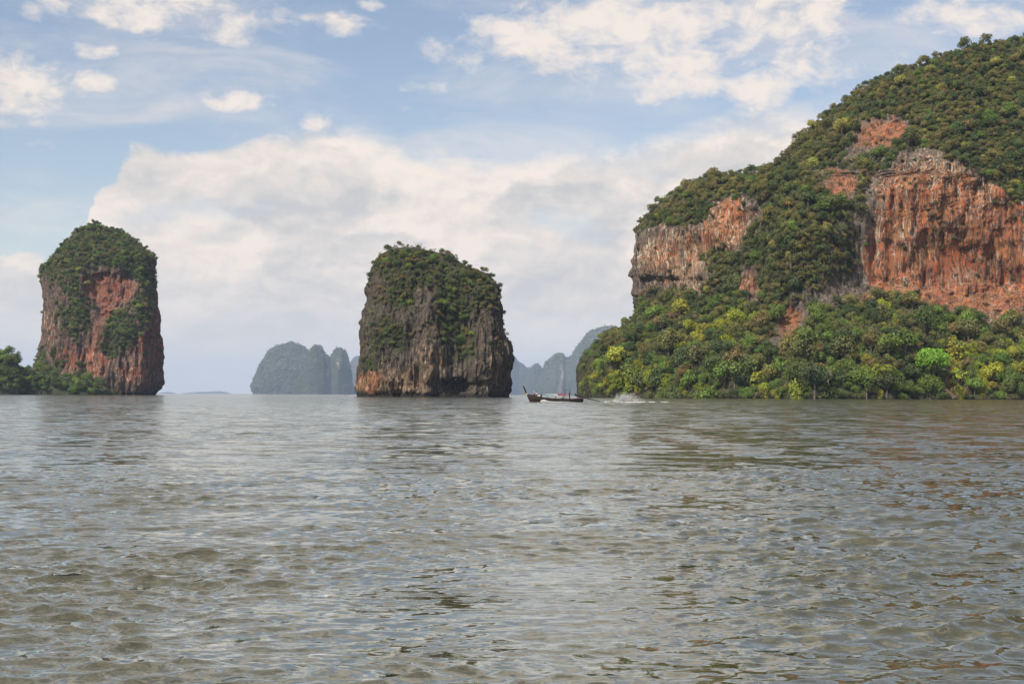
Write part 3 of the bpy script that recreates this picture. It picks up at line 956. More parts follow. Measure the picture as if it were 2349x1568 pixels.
def forest(name, spots, label_kind='stuff'):
    """all the plants of one landform that are too many to be told apart: one object, instancing the crowns above"""
    me = bpy.data.meshes.new(name)
    n = len(spots)
    me.vertices.add(n)
    me.vertices.foreach_set('co', np.array([s[0] for s in spots], dtype=np.float32).ravel())
    me.attributes.new('size', 'FLOAT_VECTOR', 'POINT').data.foreach_set('vector', np.array([s[1] for s in spots], dtype=np.float32).ravel())
    me.attributes.new('turn', 'FLOAT_VECTOR', 'POINT').data.foreach_set('vector', np.array([s[2] for s in spots], dtype=np.float32).ravel())
    me.attributes.new('tint', 'FLOAT_VECTOR', 'POINT').data.foreach_set('vector', np.array([s[3] for s in spots], dtype=np.float32).ravel())
    me.attributes.new('pick', 'INT', 'POINT').data.foreach_set('value', np.array([s[4] for s in spots], dtype=np.int32))
    ob = link(name, me)
    nt = bpy.data.node_groups.new(name, 'GeometryNodeTree')
    nt.interface.new_socket('Geometry', in_out='INPUT', socket_type='NodeSocketGeometry')
    nt.interface.new_socket('Geometry', in_out='OUTPUT', socket_type='NodeSocketGeometry')
    gi = nt.nodes.new('NodeGroupInput'); go = nt.nodes.new('NodeGroupOutput')
    jn = nt.nodes.new('GeometryNodeJoinGeometry')
    keys = CROWN_KEYS
    for kx in reversed(keys):
        oi = nt.nodes.new('GeometryNodeObjectInfo')
        oi.transform_space = 'ORIGINAL'
        oi.inputs['Object'].default_value = CROWN_OBJ[kx]
        g2 = nt.nodes.new('GeometryNodeGeometryToInstance')
        nt.links.new(oi.outputs['Geometry'], g2.inputs[0])
        nt.links.new(g2.outputs[0], jn.inputs[0])
    ip = nt.nodes.new('GeometryNodeInstanceOnPoints')
    ip.inputs['Pick Instance'].default_value = True

    def na(nm, ty):
        a = nt.nodes.new('GeometryNodeInputNamedAttribute')
        a.data_type = ty
        a.inputs['Name'].default_value = nm
        return next(s for s in a.outputs if s.enabled and s.name == 'Attribute')
    nt.links.new(gi.outputs[0], ip.inputs['Points'])
    nt.links.new(jn.outputs[0], ip.inputs['Instance'])
    nt.links.new(na('pick', 'INT'), ip.inputs['Instance Index'])
    nt.links.new(na('size', 'FLOAT_VECTOR'), ip.inputs['Scale'])
    e2r = nt.nodes.new('FunctionNodeEulerToRotation')
    nt.links.new(na('turn', 'FLOAT_VECTOR'), e2r.inputs[0])
    nt.links.new(e2r.outputs[0], ip.inputs['Rotation'])
    nt.links.new(ip.outputs[0], go.inputs[0])
    md = ob.modifiers.new('plants', 'NODES')
    md.node_group = nt
    tag(ob, kind='stuff')
    return ob


def jit(t, s=0.18):
    f = 1 + rnd.uniform(-s, s)
    return tuple(c * f * (1 + rnd.uniform(-0.06, 0.06)) for c in t)


# sources for every crown shape must exist before the forests: they are ordinary trees below
PENDING = []          # (spots, name) for the forests

# --- headland: singular plants first
def on_surface(V, px, py):
    q = V.reshape(-1, 3)
    a, b_ = project(q)
    return q[np.argmin((a - px) ** 2 + (b_ - py) ** 2)]


def special(V, px, py, kind, R, tint, label, name='tree', cat='tree', out=2.0, drop=0.6, **kw):
    p = on_surface(V, px, py)
    return plant(kind, (p[0], p[1] - out, p[2] - drop * R), R, tint, label, None, name, cat, **kw)


special(HV, 2133, 872, 'dense', 10.0, (0.098, 0.190, 0.024), 'large bright lime-green round tree near the water below the orange cliff', var=0, out=6, drop=0.45, sz=1.15)
special(HV, 1450, 873, 'plume', 9.0, YELLOW[0], 'large yellow-green bamboo clump low on the left end of the headland', 'bamboo_clump', 'bamboo', out=4, var=0)
special(HV, 1412, 876, 'plume', 7.5, YELLOW[1], 'yellow-green bamboo clump left of the largest clump, near the shore', 'bamboo_clump', 'bamboo', out=4, var=1)
special(HV, 1368, 860, 'bush', 5.5, YELLOW[2], 'small golden bush at the headland\'s left corner, nearest the blue mountain', 'bush', 'bush', out=3, var=0)
special(HV, 1495, 870, 'plume', 7.0, (0.16, 0.19, 0.02), 'yellow-green bamboo clump right of the largest clump, near the shore', 'bamboo_clump', 'bamboo', out=4, var=2)
special(HV, 1672, 742, 'bush', 5.0, (0.16, 0.175, 0.02), 'sunlit yellow-green bush on the slope below the left cliff face', 'bush', 'bush', var=1)
special(HV, 1588, 735, 'bush', 4.4, (0.15, 0.165, 0.02), 'yellowish bush on the slope, left of the sunlit one below the cliff', 'bush', 'bush', var=2)
special(HV, 1722, 398, 'broad', 3.4, DARK[0], 'dark round tree standing above the notch in the headland skyline', var=1, out=0, drop=0.2)
special(HV, 1805, 462, 'bush', 2.8, ORANGE[0], 'pale orange-leaved tree near the notch on the wooded spur', var=3)
special(HV, 1772, 552, 'bush', 2.8, ORANGE[1], 'yellow-orange tree on the spur right of the left cliff face', var=0)
special(HV, 1655, 555, 'bush', 2.4, BROWN[1], 'brown shrub hanging on the left cliff face', 'bush', 'bush')
special(HV, 1985, 700, 'broad', 5.5, (0.15, 0.10, 0.055), 'wide brown bare-looking tree at the foot of the orange cliff', var=2)
special(HV, 2283, 845, 'plume', 6.0, (0.15, 0.17, 0.022), 'yellow-green bamboo clump right of the lime-green tree', 'bamboo_clump', 'bamboo', out=3)
special(HV, 2230, 800, 'plume', 5.5, (0.13, 0.15, 0.022), 'olive-yellow bamboo clump upslope behind the lime-green tree', 'bamboo_clump', 'bamboo', out=2)
special(HV, 1893, 868, 'bare', 3.0, None, 'pale leafless dead tree with forked limbs near the water', out=7, drop=0.0)
special(HV, 1345, 880, 'sparse', 4.5, GREEN[0], 'small tree leaning over the water at the left tip of the headland', out=2, var=0)
special(HV, 2195, 192, 'bush', 2.6, (0.19, 0.20, 0.06), 'pale yellow-green tree high on the headland\'s wooded dome', var=1)
special(HV, 1580, 690, 'broad', 4.4, DARK[1], 'dark tree growing against the bottom of the left cliff face', var=3)

ZONES = [
    (lambda a, b_: b_ > 862 and a > 2200, 'on the waterline right of the lime-green tree'),
    (lambda a, b_: b_ > 862 and a > 2040, 'on the waterline around the lime-green tree'),
    (lambda a, b_: b_ > 862 and a > 1800, 'on the waterline around the pale dead tree'),
    (lambda a, b_: b_ > 862 and a > 1540, 'on the waterline below the wooded spur'),
    (lambda a, b_: b_ > 835 and a <= 1540, 'on the waterline at the headland\'s left end'),
    (lambda a, b_: a < 1540 and b_ > 690, 'partway up the headland\'s left-end slope'),
    (lambda a, b_: a < 1780 and b_ > 560, 'on the slope under the left cliff face'),
    (lambda a, b_: b_ > 660 and a > 2180, 'upslope behind the lime-green tree, under the orange cliff'),
    (lambda a, b_: b_ > 660 and a > 2000, 'on the wooded mound at the orange cliff\'s foot'),
    (lambda a, b_: b_ > 660, 'below the wooded spur, left of the orange cliff'),
    (lambda a, b_: a < 1770, 'on the shoulder above the left cliff face'),
    (lambda a, b_: a < 2000 and b_ > 330, 'on the wooded spur between the two cliff faces'),
    (lambda a, b_: True, 'on the high wooded dome above the orange cliff'),
]
KIND_WORD = {'broad': ('tree', 'tree', 'full-crowned tree'), 'bush': ('bush', 'bush', 'low spreading bush'), 'plume': ('bamboo_clump', 'bamboo', 'feathery bamboo clump'), 'sparse': ('tree', 'tree', 'open-crowned tree')}


def plant_zone(kd, p, R, tn, word, place, sink=0.5):
    nm, ct, wd = KIND_WORD[kd]
    lb = '%s %s %s' % (word, wd, place)
    return plant(kd, (p[0], p[1], p[2] - sink * R), R, tn, lb, '%s %s %s' % (word, wd + ('es' if wd.endswith('sh') else 's'), place), nm, ct, sz=rnd.uniform(1.0, 1.3))


_gx, _gy = np.meshgrid(np.arange(0, 320), np.arange(0, 120))
SIZE_N = fbm(_gx * 8 / 45.0, _gy * 8 / 45.0, 0.8, 2, 12)
TINT_N = fbm(_gx * 8 / 60.0, _gy * 8 / 60.0, 0.3, 2, 8)
look = lambda T, px, py: float(T[min(119, max(0, int(py / 8))), min(319, max(0, int(px / 8)))])


def h_r(px, py, rg):
    base = np.interp(py, [90, 300, 500, 680, 780, 900], [2.6, 2.8, 3.0, 3.2, 4.8, 4.8])
    return base * min(1.75, math.exp(rg.normal(-0.14, 0.44))) * (0.68 if px < 1475 else 1.0) * (1 + 0.45 * look(SIZE_N, px, py))


def h_tint(px, py):
    n_ = look(TINT_N, px, py)
    q = rnd.random()
    bright = max(math.exp(-((px - 1450) / 95) ** 2 - ((py - 866) / 32) ** 2), math.exp(-((px - 1670) / 40) ** 2 - ((py - 745) / 28) ** 2),
                 0.9 * math.exp(-((px - 2270) / 90) ** 2 - ((py - 840) / 50) ** 2), 0.6 * math.exp(-((px - 1590) / 30) ** 2 - ((py - 725) / 20) ** 2))
    if py > 690:
        if q < 0.97 * bright: return jit(rnd.choice(YELLOW), 0.25), 'yellow-green'
        q = rnd.random()
        if n_ > 0.35 and q < 0.3: return jit(rnd.choice(YELLOW), 0.35), 'yellow-green'
        if q < (0.5 if py > 850 else 0.30): return jit(rnd.choice(GREEN)), 'mid-green'
        if q < 0.60: return jit(rnd.choice(OLIVE)), 'olive'
        if q < 0.64: return jit(rnd.choice(BROWN)), 'brownish'
        return jit(rnd.choice(DARK), 0.3), 'dark green'
    if q < 0.03: return jit(rnd.choice(BROWN)), 'brownish'
    if q < 0.12: return jit(rnd.choice(GREEN)), 'mid-green'
    if q < 0.14: return jit((0.15, 0.15, 0.045)), 'pale'
    if q < 0.62 + 0.3 * n_: return jit(rnd.choice(OLIVE), 0.25), 'olive'
    return jit(rnd.choice(DARK), 0.3), 'dark green'


def h_kind(py):
    q = rnd.random()
    if py > 690:
        return 'broad' if q < 0.55 else 'bush' if q < 0.8 else 'plume' if q < 0.85 else 'sparse'
    return 'broad' if q < 0.5 else 'bush' if q < 0.78 else 'sparse'


spots = scatter(HV, HVEG, 9000, 2, h_r, 17, (1250, 2420), 0.5, 0.42)
print('HEADLAND TREES', len(spots))
ranked = sorted(range(len(spots)), key=lambda i: -spots[i][1] / spots[i][0][1] * (1 if 1330 < spots[i][2] < 2345 else 0))
chosen = set(ranked[:165])
CROWN_KEYS = [(k, i) for k in ('broad', 'bush', 'plume', 'sparse') for i in range(len(PROTO[k]))]
KINDEX = {k: i for i, k in enumerate(CROWN_KEYS)}
used_keys = list(CROWN_KEYS)
rest = []


def stuff_spot(p, R, kind, tint, sz=1.0, sink=0.5):
    v = rnd.randrange(len(PROTO[kind]))
    sz *= rnd.uniform(1.0, 1.35)
    return ((p[0], p[1], p[2] - sink * R), (R, R, R * sz), (rnd.uniform(-.12, .12), rnd.uniform(-.12, .12), rnd.uniform(0, 6.28)), tint, KINDEX[(kind, v)])


for i, (p, R, a, b_) in enumerate(spots):
    kd = h_kind(b_)
    tn, word = h_tint(a, b_)
    if word == 'yellow-green' and rnd.random() < 0.6:
        kd = 'plume'
    if i in chosen:
        for fn, place in ZONES:
            if fn(a, b_):
                break
        plant_zone(kd, p, R, tn, word, place)
    else:
        rest.append(stuff_spot(p, R, kd, tn))
# small shrubs clinging to the bare faces
for p, R, a, b_ in scatter(HV, np.where(HVEG < 0.5, 0.62, 0.0), 170, 1, lambda px, py, rg: rg.uniform(0.8, 2.0), 19, (1460, 2420), 0.5, 1.6, 0.3):
    rest.append(stuff_spot(p, R, 'bush', jit(rnd.choice(OLIVE + DARK))))
PENDING.append(('forest', rest))

# --- middle rock
special(MV, 902, 586, 'sparse', 4.6, (0.050, 0.058, 0.025), 'twisted tree with an open crown at the left end of the dark rock\'s top', out=0, drop=0.1, var=1)
special(MV, 1035, 604, 'sparse', 5.4, (0.046, 0.054, 0.026), 'largest open-crowned tree on the right half of the dark rock\'s top', out=0, drop=0.1, var=2)
special(MV, 960, 580, 'twiggy', 3.8, None, 'leafless twiggy tree on the middle of the dark rock\'s top', out=0, drop=0.1)
special(MV, 1012, 590, 'twiggy', 3.2, None, 'small leafless tree beside the largest tree on the dark rock', out=0, drop=0.1)
special(MV, 868, 606, 'twiggy', 3.0, None, 'leafless shrub on the upper left edge of the dark rock', 'bush', 'bush', out=0, drop=0.1)
special(MV, 1150, 770, 'sparse', 4.4, (0.055, 0.060, 0.03), 'bushy tree jutting from the dark rock\'s right edge', out=0, drop=0.3, var=3)
special(MV, 1018, 692, 'bush', 4.0, (0.085, 0.115, 0.024), 'sunlit light-green tree in the middle of the dark rock', out=2, var=1)
special(MV, 1035, 708, 'bush', 3.4, (0.060, 0.095, 0.026), 'green tree just under the sunlit one on the dark rock', out=2, var=2)
special(MV, 1080, 764, 'bush', 2.2, (0.12, 0.20, 0.022), 'small vivid green bush in the dark rock\'s central gully', 'bush', 'bush', out=2, var=0)
special(MV, 1062, 740, 'broad', 3.4, (0.035, 0.062, 0.022), 'deep green tree above the vivid bush in the gully', out=2)
special(MV, 940, 694, 'bush', 2.6, (0.090, 0.115, 0.024), 'light-green shrub on the left face of the dark rock', 'bush', 'bush', out=1, var=3)
special(MV, 915, 690, 'bush', 2.0, (0.075, 0.11, 0.024), 'smaller green shrub left of the light one on the dark rock', 'bush', 'bush', out=1)
special(MV, 1128, 682, 'bush', 2.4, (0.11, 0.155, 0.024), 'bright green shrub near the dark rock\'s upper right edge', 'bush', 'bush', out=1)
special(MV, 1118, 672, 'bush', 2.2, BROWN[1], 'reddish-brown shrub just above the bright one at right', 'bush', 'bush', out=1)
special(MV, 1098, 642, 'bush', 2.2, (0.13, 0.135, 0.03), 'yellowish shrub below the dark rock\'s right shoulder', 'bush', 'bush', out=1)
special(MV, 868, 660, 'bush', 2.0, (0.14, 0.10, 0.045), 'ochre shrub on the upper left face of the dark rock', 'bush', 'bush', out=1)
special(MV, 905, 748, 'bush', 2.8, (0.072, 0.08, 0.025), 'olive shrub midway down the dark rock\'s left face', 'bush', 'bush', out=1)
special(MV, 835, 822, 'bush', 2.6, (0.04, 0.068, 0.022), 'green shrub hanging low on the dark rock\'s left edge', 'bush', 'bush', out=0)
special(MV, 955, 598, 'bush', 3.0, BROWN[0], 'russet bush among green trees on the dark rock\'s top', 'bush', 'bush', out=0)
special(MV, 925, 592, 'broad', 3.2, (0.066, 0.085, 0.024), 'rounded green tree near the left of the dark rock\'s top', out=0)


def m_r(px, py, rg):
    return rg.uniform(1.3, 2.7) * (1.25 if py < 640 else 0.9)


ms_ = scatter(MV, MVEG, 430, 1, m_r, 27, (800, 1200), 0.62, 0.62)
mr = sorted(range(len(ms_)), key=lambda i: -ms_[i][1])
msel = set(mr[:38])
rest = []
for i, (p, R, a, b_) in enumerate(ms_):
    q = rnd.random()
    kd = 'sparse' if (q < 0.3 and b_ < 650) else 'broad' if q < 0.6 else 'bush'
    word, pal = rnd.choice((('dark green', DARK), ('dark green', DARK), ('olive', OLIVE), ('dark green', DARK), ('mid-green', GREEN), ('brownish', BROWN[:1])))
    tn = jit(rnd.choice(pal), 0.3)
    if i in msel:
        half = 'left' if a < 985 else 'right'
        if b_ < 655:
            plant_zone(kd, p, R, tn, word, 'on the %s half of the dark rock\'s wooded top' % half, 0.85)
        else:
            plant_zone(kd, p, R, tn, word, 'on the %s half of the dark rock\'s steep face' % half, 0.4)
    else:
        rest.append(stuff_spot(p, R, kd, tn, sink=0.4))
for p, R, a, b_ in scatter(MV, np.where(MVEG < 0.5, 0.6, 0.0), 260, 1, lambda px, py, rg: rg.uniform(0.6, 1.5), 29, (800, 1200), 0.5, 0.9, 0.3):
    if b_ < 850:
        rest.append(stuff_spot(p, R, 'bush', jit(rnd.choice(OLIVE + DARK)), sink=0.4))
PENDING.append(('shrubbery', rest))

# --- left pillar
special(LV, 146, 572, 'bush', 2.2, DARK[0], 'slim dark tree standing on the left shoulder of the red pillar', var=1, out=0, drop=0.0, sz=3.2)
special(LV, 200, 655, 'bush', 5.0, (0.19, 0.17, 0.055), 'yellow bush at the upper left of the pillar\'s red patch', 'bush', 'bush', out=2)
special(LV, 183, 622, 'bush', 5.0, (0.12, 0.125, 0.03), 'olive-yellow tree below the pillar\'s green top', out=2)
special(LV, 318, 708, 'bush', 5.0, (0.11, 0.14, 0.03), 'light-green bush on the right face of the red pillar', 'bush', 'bush', out=2)
special(LV, 285, 765, 'bush', 6.0, (0.060, 0.078, 0.028), 'wide green bush on the ledge right of the pillar\'s middle', 'bush', 'bush', out=2)
special(LV, 168, 755, 'bush', 5.6, (0.080, 0.082, 0.03), 'wide olive bush on the ledge left of the pillar\'s middle', 'bush', 'bush', out=2)
lsp = scatter(LV, LVEG, 1400, 1, lambda px, py, rg: rg.uniform(1.5, 3.5), 37, (60, 390), 0.55, 0.55)
lr = sorted(range(len(lsp)), key=lambda i: -lsp[i][1])
lsel = set(lr[:28])
rest = []
for i, (p, R, a, b_) in enumerate(lsp):
    kd = rnd.choice(('broad', 'bush', 'bush', 'broad', 'sparse'))
    word, pal = rnd.choice((('dark green', DARK), ('dark green', DARK), ('olive', OLIVE[:3]), ('mid-green', GREEN)))
    tn = jit(rnd.choice(pal), 0.3)
    if i in lsel:
        half = 'left' if a < 235 else 'right'
        if b_ < 650:
            plant_zone(kd, p, R, tn, word, 'on the %s half of the red pillar\'s rounded top' % half)
        else:
            plant_zone(kd, p, R, tn, word, 'clinging to the %s side of the red pillar' % half)
    else:
        rest.append(stuff_spot(p, R, kd, tn))
PENDING.append(('shrubbery', rest))

# --- wooded shore at the left
special(SV, 38, 838, 'sparse', 8.0, (0.040, 0.060, 0.022), 'tall dark tree with a flat crown at the left shore\'s crest', out=0, drop=0.15, var=0)
special(SV, 12, 838, 'broad', 5.5, (0.085, 0.13, 0.026), 'sunlit green tree beside the flat-crowned one on the shore', out=0, drop=0.5, var=4)
special(SV, 76, 868, 'bush', 5.5, (0.12, 0.12, 0.035), 'olive-yellow bush in the dip between shore hill and pillar', 'bush', 'bush', out=0)
ssp = scatter(SV, np.ones(SV.shape[:2]), 520, 1, lambda px, py, rg: rg.uniform(2.8, 5.8), 47, (-140, 262), 0.3, 0.5)
sr = sorted(range(len(ssp)), key=lambda i: -ssp[i][1] * (ssp[i][2] > 2))
ssel = set(sr[:24])
rest = []
for i, (p, R, a, b_) in enumerate(ssp):
    kd = rnd.choice(('broad', 'broad', 'bush'))
    word, pal = rnd.choice((('dark green', DARK), ('mid-green', GREEN), ('deep green', [(0.045, 0.075, 0.03), (0.05, 0.08, 0.022)])))
    tn = jit(rnd.choice(pal), 0.3)
    if i in ssel:
        plant_zone(kd, p, R, tn, word, 'on the low shore %s' % ('at the foot of the red pillar' if a > 80 else 'left of the red pillar'), 0.6)
    else:
        rest.append(stuff_spot(p, R, kd, tn, sink=0.6))
PENDING.append(('shore_forest', rest))

# --- woods on the distant islands
rest = []
for q, (ob, V_, vg) in enumerate(FAR):
    cap = 1500
    for p, R, a, b_ in scatter(V_, vg, cap, 1, lambda px, py, rg: rg.uniform(5, 9), 57 + q, (540, 1480), 0.35, 0.55):
        rest.append(stuff_spot(p, R, rnd.choice(('broad', 'bush')), jit(rnd.choice(DARK + OLIVE[:1]), 0.3), 0.8, 0.5))
PENDING.append(('distant_forest', rest))
for k in CROWN_KEYS:
    if k not in CROWN_OBJ:
        kd, v = k
        p = HV[40, 300 + 7 * v]
        plant(kd, (p[0], p[1], p[2] - 2), 4.0, jit(DARK[2]), 'dark green %s low in the forest on the headland shore' % KIND_WORD[kd][2], 'plants low on the headland shore', var=v)
for nm, rs in PENDING:
    forest(nm, rs)
# plants of one kind on one spot: tell them apart by where they stand among their like
alike = {}
for o_ in COL.objects:
    if o_.get('group') and o_.get('category') in ('tree', 'bush', 'bamboo'):
        alike.setdefault(o_['label'], []).append(o_)
for lb, lst in alike.items():
    n_w = len(lb.split())
    if len(lst) < 2 or n_w > 15:
        continue
    name_it = lambda q, long_, short: q.__setitem__('label', lb + ', ' + (long_ if n_w + len(long_.split()) <= 16 else short))
    lst.sort(key=lambda q: q.location.x / q.location.y)
    if len(lst) == 2:
        name_it(lst[0], 'left of two', 'leftmost')
        name_it(lst[1], 'right of two', 'rightmost')
        continue
    name_it(lst[0], 'leftmost', 'leftmost')
    name_it(lst[-1], 'rightmost', 'rightmost')
    mid = sorted(lst[1:-1], key=lambda q: q.location.z / q.location.y)
    if len(mid) == 1:
        name_it(mid[0], 'middle one', 'middle')
        continue
    name_it(mid[0], 'lowest inner one', 'lowest')
    name_it(mid[-1], 'highest inner one', 'highest')
    rest_ = sorted(mid[1:-1], key=lambda q: q.scale.x)
    for q in rest_:
        name_it(q, 'inner one', 'inner')
    if len(rest_) >= 2:
        name_it(rest_[0], 'smallest inner one', 'smallest')
        name_it(rest_[-1], 'largest inner one', 'largest')


# ------------------------------------------------------------------ boat
M_hull = simple('dark boat wood', (0.016, 0.011, 0.009), 0.6, 0.45, 2.2)
M_hull2 = simple('brown boat wood', (0.055, 0.028, 0.018), 0.6, 0.4, 2.2)
M_wood = simple('worn plank', (0.16, 0.11, 0.075), 0.75, 0.35, 4.0)
M_black = simple('engine black', (0.018, 0.017, 0.016), 0.5, 0.4, 6.0)
M_steel = simple('grey steel pipe', (0.10, 0.10, 0.10), 0.45, 0.25, 6.0)
M_white = simple('white canvas', (0.50, 0.49, 0.46), 0.8, 0.08, 3.0)
M_teal = simple('teal canvas', (0.10, 0.30, 0.30), 0.8, 0.15, 3.0)
M_red = simple('red canvas', (0.32, 0.045, 0.035), 0.8, 0.15, 3.0)
M_ribbon = simple('yellow ribbon', (0.70, 0.52, 0.12), 0.8, 0.15, 9.0)
M_skin = simple('skin', (0.30, 0.17, 0.11), 0.6, 0.1, 9.0)
M_shirt_w = simple('white shirt', (0.72, 0.68, 0.66), 0.85, 0.08, 9.0)
M_shirt_r = simple('red life vest', (0.50, 0.10, 0.09), 0.85, 0.1, 9.0)
M_cloth_d = simple('dark clothing', (0.022, 0.024, 0.030), 0.85, 0.2, 9.0)
M_hair = simple('black hair', (0.012, 0.010, 0.009), 0.5, 0.2, 9.0)
M_hat = simple('pale hat', (0.66, 0.52, 0.50), 0.85, 0.08, 9.0)


def bm_obj(name, bm, mat, parent=None, smooth=False):
    me = bpy.data.meshes.new(name)
    bmesh.ops.recalc_face_normals(bm, faces=bm.faces)
    bm.to_mesh(me)
    bm.free()
    if smooth:
        me.polygons.foreach_set('use_smooth', np.full(len(me.polygons), True))
    return link(name, me, parent, mat)


def bx(bm, c, s, rot=None, bev=0.0):
    r = bmesh.ops.create_cube(bm, size=1.0)
    M_ = Matrix.Translation(c) @ (rot or Matrix.Identity(4)) @ Matrix.Diagonal((*s, 1))
    bmesh.ops.transform(bm, matrix=M_, verts=r['verts'])
    if bev:
        ed = list({e for v in r['verts'] for e in v.link_edges})
        bmesh.ops.bevel(bm, geom=ed, offset=bev, segments=1, affect='EDGES')


def tb(bm, pts, rs, n=8):
    prev = None
    for i, p in enumerate(pts):
        p = Vector(p)
        a_ = Vector(pts[max(0, i - 1)]); b__ = Vector(pts[min(len(pts) - 1, i + 1)])
        ax = (b__ - a_).normalized()
        u = ax.cross(Vector((0, 1, 0.013))).normalized()
        w = ax.cross(u)
        r = rs[i] if isinstance(rs, (list, tuple)) else rs
        ring = [bm.verts.new(p + (u * math.cos(2 * math.pi * k / n) + w * math.sin(2 * math.pi * k / n)) * r) for k in range(n)]
        if prev:
            for k in range(n):
                bm.faces.new((prev[k], prev[(k + 1) % n], ring[(k + 1) % n], ring[k]))
        else:
            bm.faces.new(ring)
        prev = ring
    bm.faces.new(prev)


BD = 305.0
KB = BD / 3472.2 / 10.68                        # metres per unit of the boat sketch
b0 = W(1294.7 / 1.06428, 0, BD)
boat = link('longtail_boat', None)
boat.location = (b0.x, BD, 0.0)
tag(boat, 'dark wooden longtail boat with raised prow and red and white canopy speeding past the rocks', 'boat')
lx = lambda q: (q - 370) * KB
lz = lambda q: (575 - q) * KB

ST = [(-0.78, 1.72, 0.09, 1.52), (-0.55, 1.66, 0.16, 0.95), (-0.25, 1.58, 0.27, 0.25), (0.05, 1.50, 0.38, -0.15), (0.6, 1.38, 0.58, -0.25), (1.6, 1.17, 0.80, -0.30), (2.75, .95, .92, -0.30),
      (4.4, .75, .97, -0.30), (6.0, .67, .97, -0.30), (7.6, .65, .95, -0.30), (9.2, .66, .86, -0.25), (10.4, .73, .72, -0.10), (11.35, .82, .58, 0.06)]
bm = bmesh.new()
prev = None
for (x_, sh_, hb, kz) in ST:
    def sec(inset):
        hgt = sh_ - kz
        b2 = max(hb - inset, 0.03)
        k2 = kz + inset
        return [(-b2, sh_), (-b2 * 0.96, k2 + hgt * 0.55), (-b2 * 0.66, k2 + hgt * 0.18), (0, k2), (b2 * 0.66, k2 + hgt * 0.18), (b2 * 0.96, k2 + hgt * 0.55), (b2, sh_)]
    ring = [bm.verts.new((x_, a_, c_)) for a_, c_ in sec(0)] + [bm.verts.new((x_, a_, c_)) for a_, c_ in reversed(sec(0.06))]
    if prev:
        for k in range(14):
            bm.faces.new((prev[k], prev[(k + 1) % 14], ring[(k + 1) % 14], ring[k]))
    else:
        bm.faces.new(ring)
    prev = ring
bm.faces.new(prev)
bm_obj('hull', bm, M_hull, boat)
for s_ in (-1, 1):
    bm = bmesh.new()
    tb(bm, [(x_, s_ * (hb + 0.02), sh_ + 0.01) for (x_, sh_, hb, kz) in ST], 0.055, 6)
    bm_obj('gunwale', bm, M_hull2, boat)
    # lower bow planking, browner than the rest
    bm = bmesh.new()
    pr = None
    for (x_, sh_, hb, kz) in ST[2:7]:
        h_ = sh_ - kz
        top_ = bm.verts.new((x_, s_ * (hb * 0.965 + 0.03), kz + h_ * 0.62)); bot = bm.verts.new((x_, s_ * (hb * 0.7 + 0.03), kz + h_ * 0.20))
        if pr:
            bm.faces.new((pr[0], top_, bot, pr[1]))
        pr = (top_, bot)
    rr_ = bmesh.ops.solidify(bm, geom=bm.faces[:], thickness=0.03)
    bm_obj('strake', bm, M_hull2, boat)
bm = bmesh.new()
bm2 = [(lx(292), 0, lz(392)), (lx(268), 0, lz(345)), (lx(235), 0, lz(275)), (lx(205), 0, lz(205)), (lx(186), 0, lz(165))]
tb(bm, bm2, [0.13, 0.14, 0.15, 0.16, 0.17], 8)
bmesh.ops.scale(bm, vec=(1.0, 0.6, 1.0), verts=bm.verts)
bm_obj('prow', bm, M_hull, boat, True)
bm = bmesh.new()
tb(bm, [(lx(290), 0, lz(388)), (lx(283), 0, lz(372)), (lx(276), 0, lz(360))], [0.17, 0.20, 0.17], 8)
tb(bm, [(lx(282), -0.17, lz(375)), (lx(284), -0.2, lz(392)), (lx(281), -0.2, lz(405))], [0.05, 0.04, 0.02], 5)
bm_obj('ribbon', bm, M_ribbon, boat, True)
bm = bmesh.new()
for i in range(len(ST) - 5):
    a_, c_ = ST[i + 3], ST[i + 4]
    zz = min(a_[1], c_[1]) - 0.34
    bx(bm, ((a_[0] + c_[0]) / 2, 0, zz), (c_[0] - a_[0] - 0.02, min(a_[2], c_[2]) * 1.75, 0.05))
bm_obj('deck', bm, M_wood, boat)
for xb in (560, 700, 1010, 1130):
    bm = bmesh.new()
    bx(bm, (lx(xb), 0, lz(505) + 0.16 + (0.35 if xb < 650 else 0.1 if xb < 800 else 0)), (0.28, 1.55, 0.05), None, 0.01)
    bm_obj('seat', bm, M_wood, boat)
# canopy
for s_ in (-1, 1):
    for xq in (822, 1030, 1235):
        bm = bmesh.new()
        tb(bm, [(lx(xq), s_ * 0.82, lz(505)), (lx(xq), s_ * 0.80, lz(388))], 0.035, 6)
        bm_obj('post', bm, M_steel, boat)
NX, NYY = 24, 8


def roof_piece(x0, x1, z_off, mat, name, yb=0.98, th=0.06, top=0.20):
    bm = bmesh.new()
    rows = []
    for i in range(NX + 1):
        t_ = i / NX
        xq = x0 + (x1 - x0) * t_
        zb = lz(392) + (lz(398) - lz(392)) * (xq - 775) / 500 + z_off
        rows.append([bm.verts.new((lx(xq), -yb + 2 * yb * j / NYY, zb + top * (1 - (2 * j / NYY - 1) ** 2))) for j in range(NYY + 1)])
    for i in range(NX):
        for j in range(NYY):
            bm.faces.new((rows[i][j], rows[i + 1][j], rows[i + 1][j + 1], rows[i][j + 1]))
    bmesh.ops.solidify(bm, geom=bm.faces[:], thickness=th)
    return bm_obj(name, bm, mat, roof)


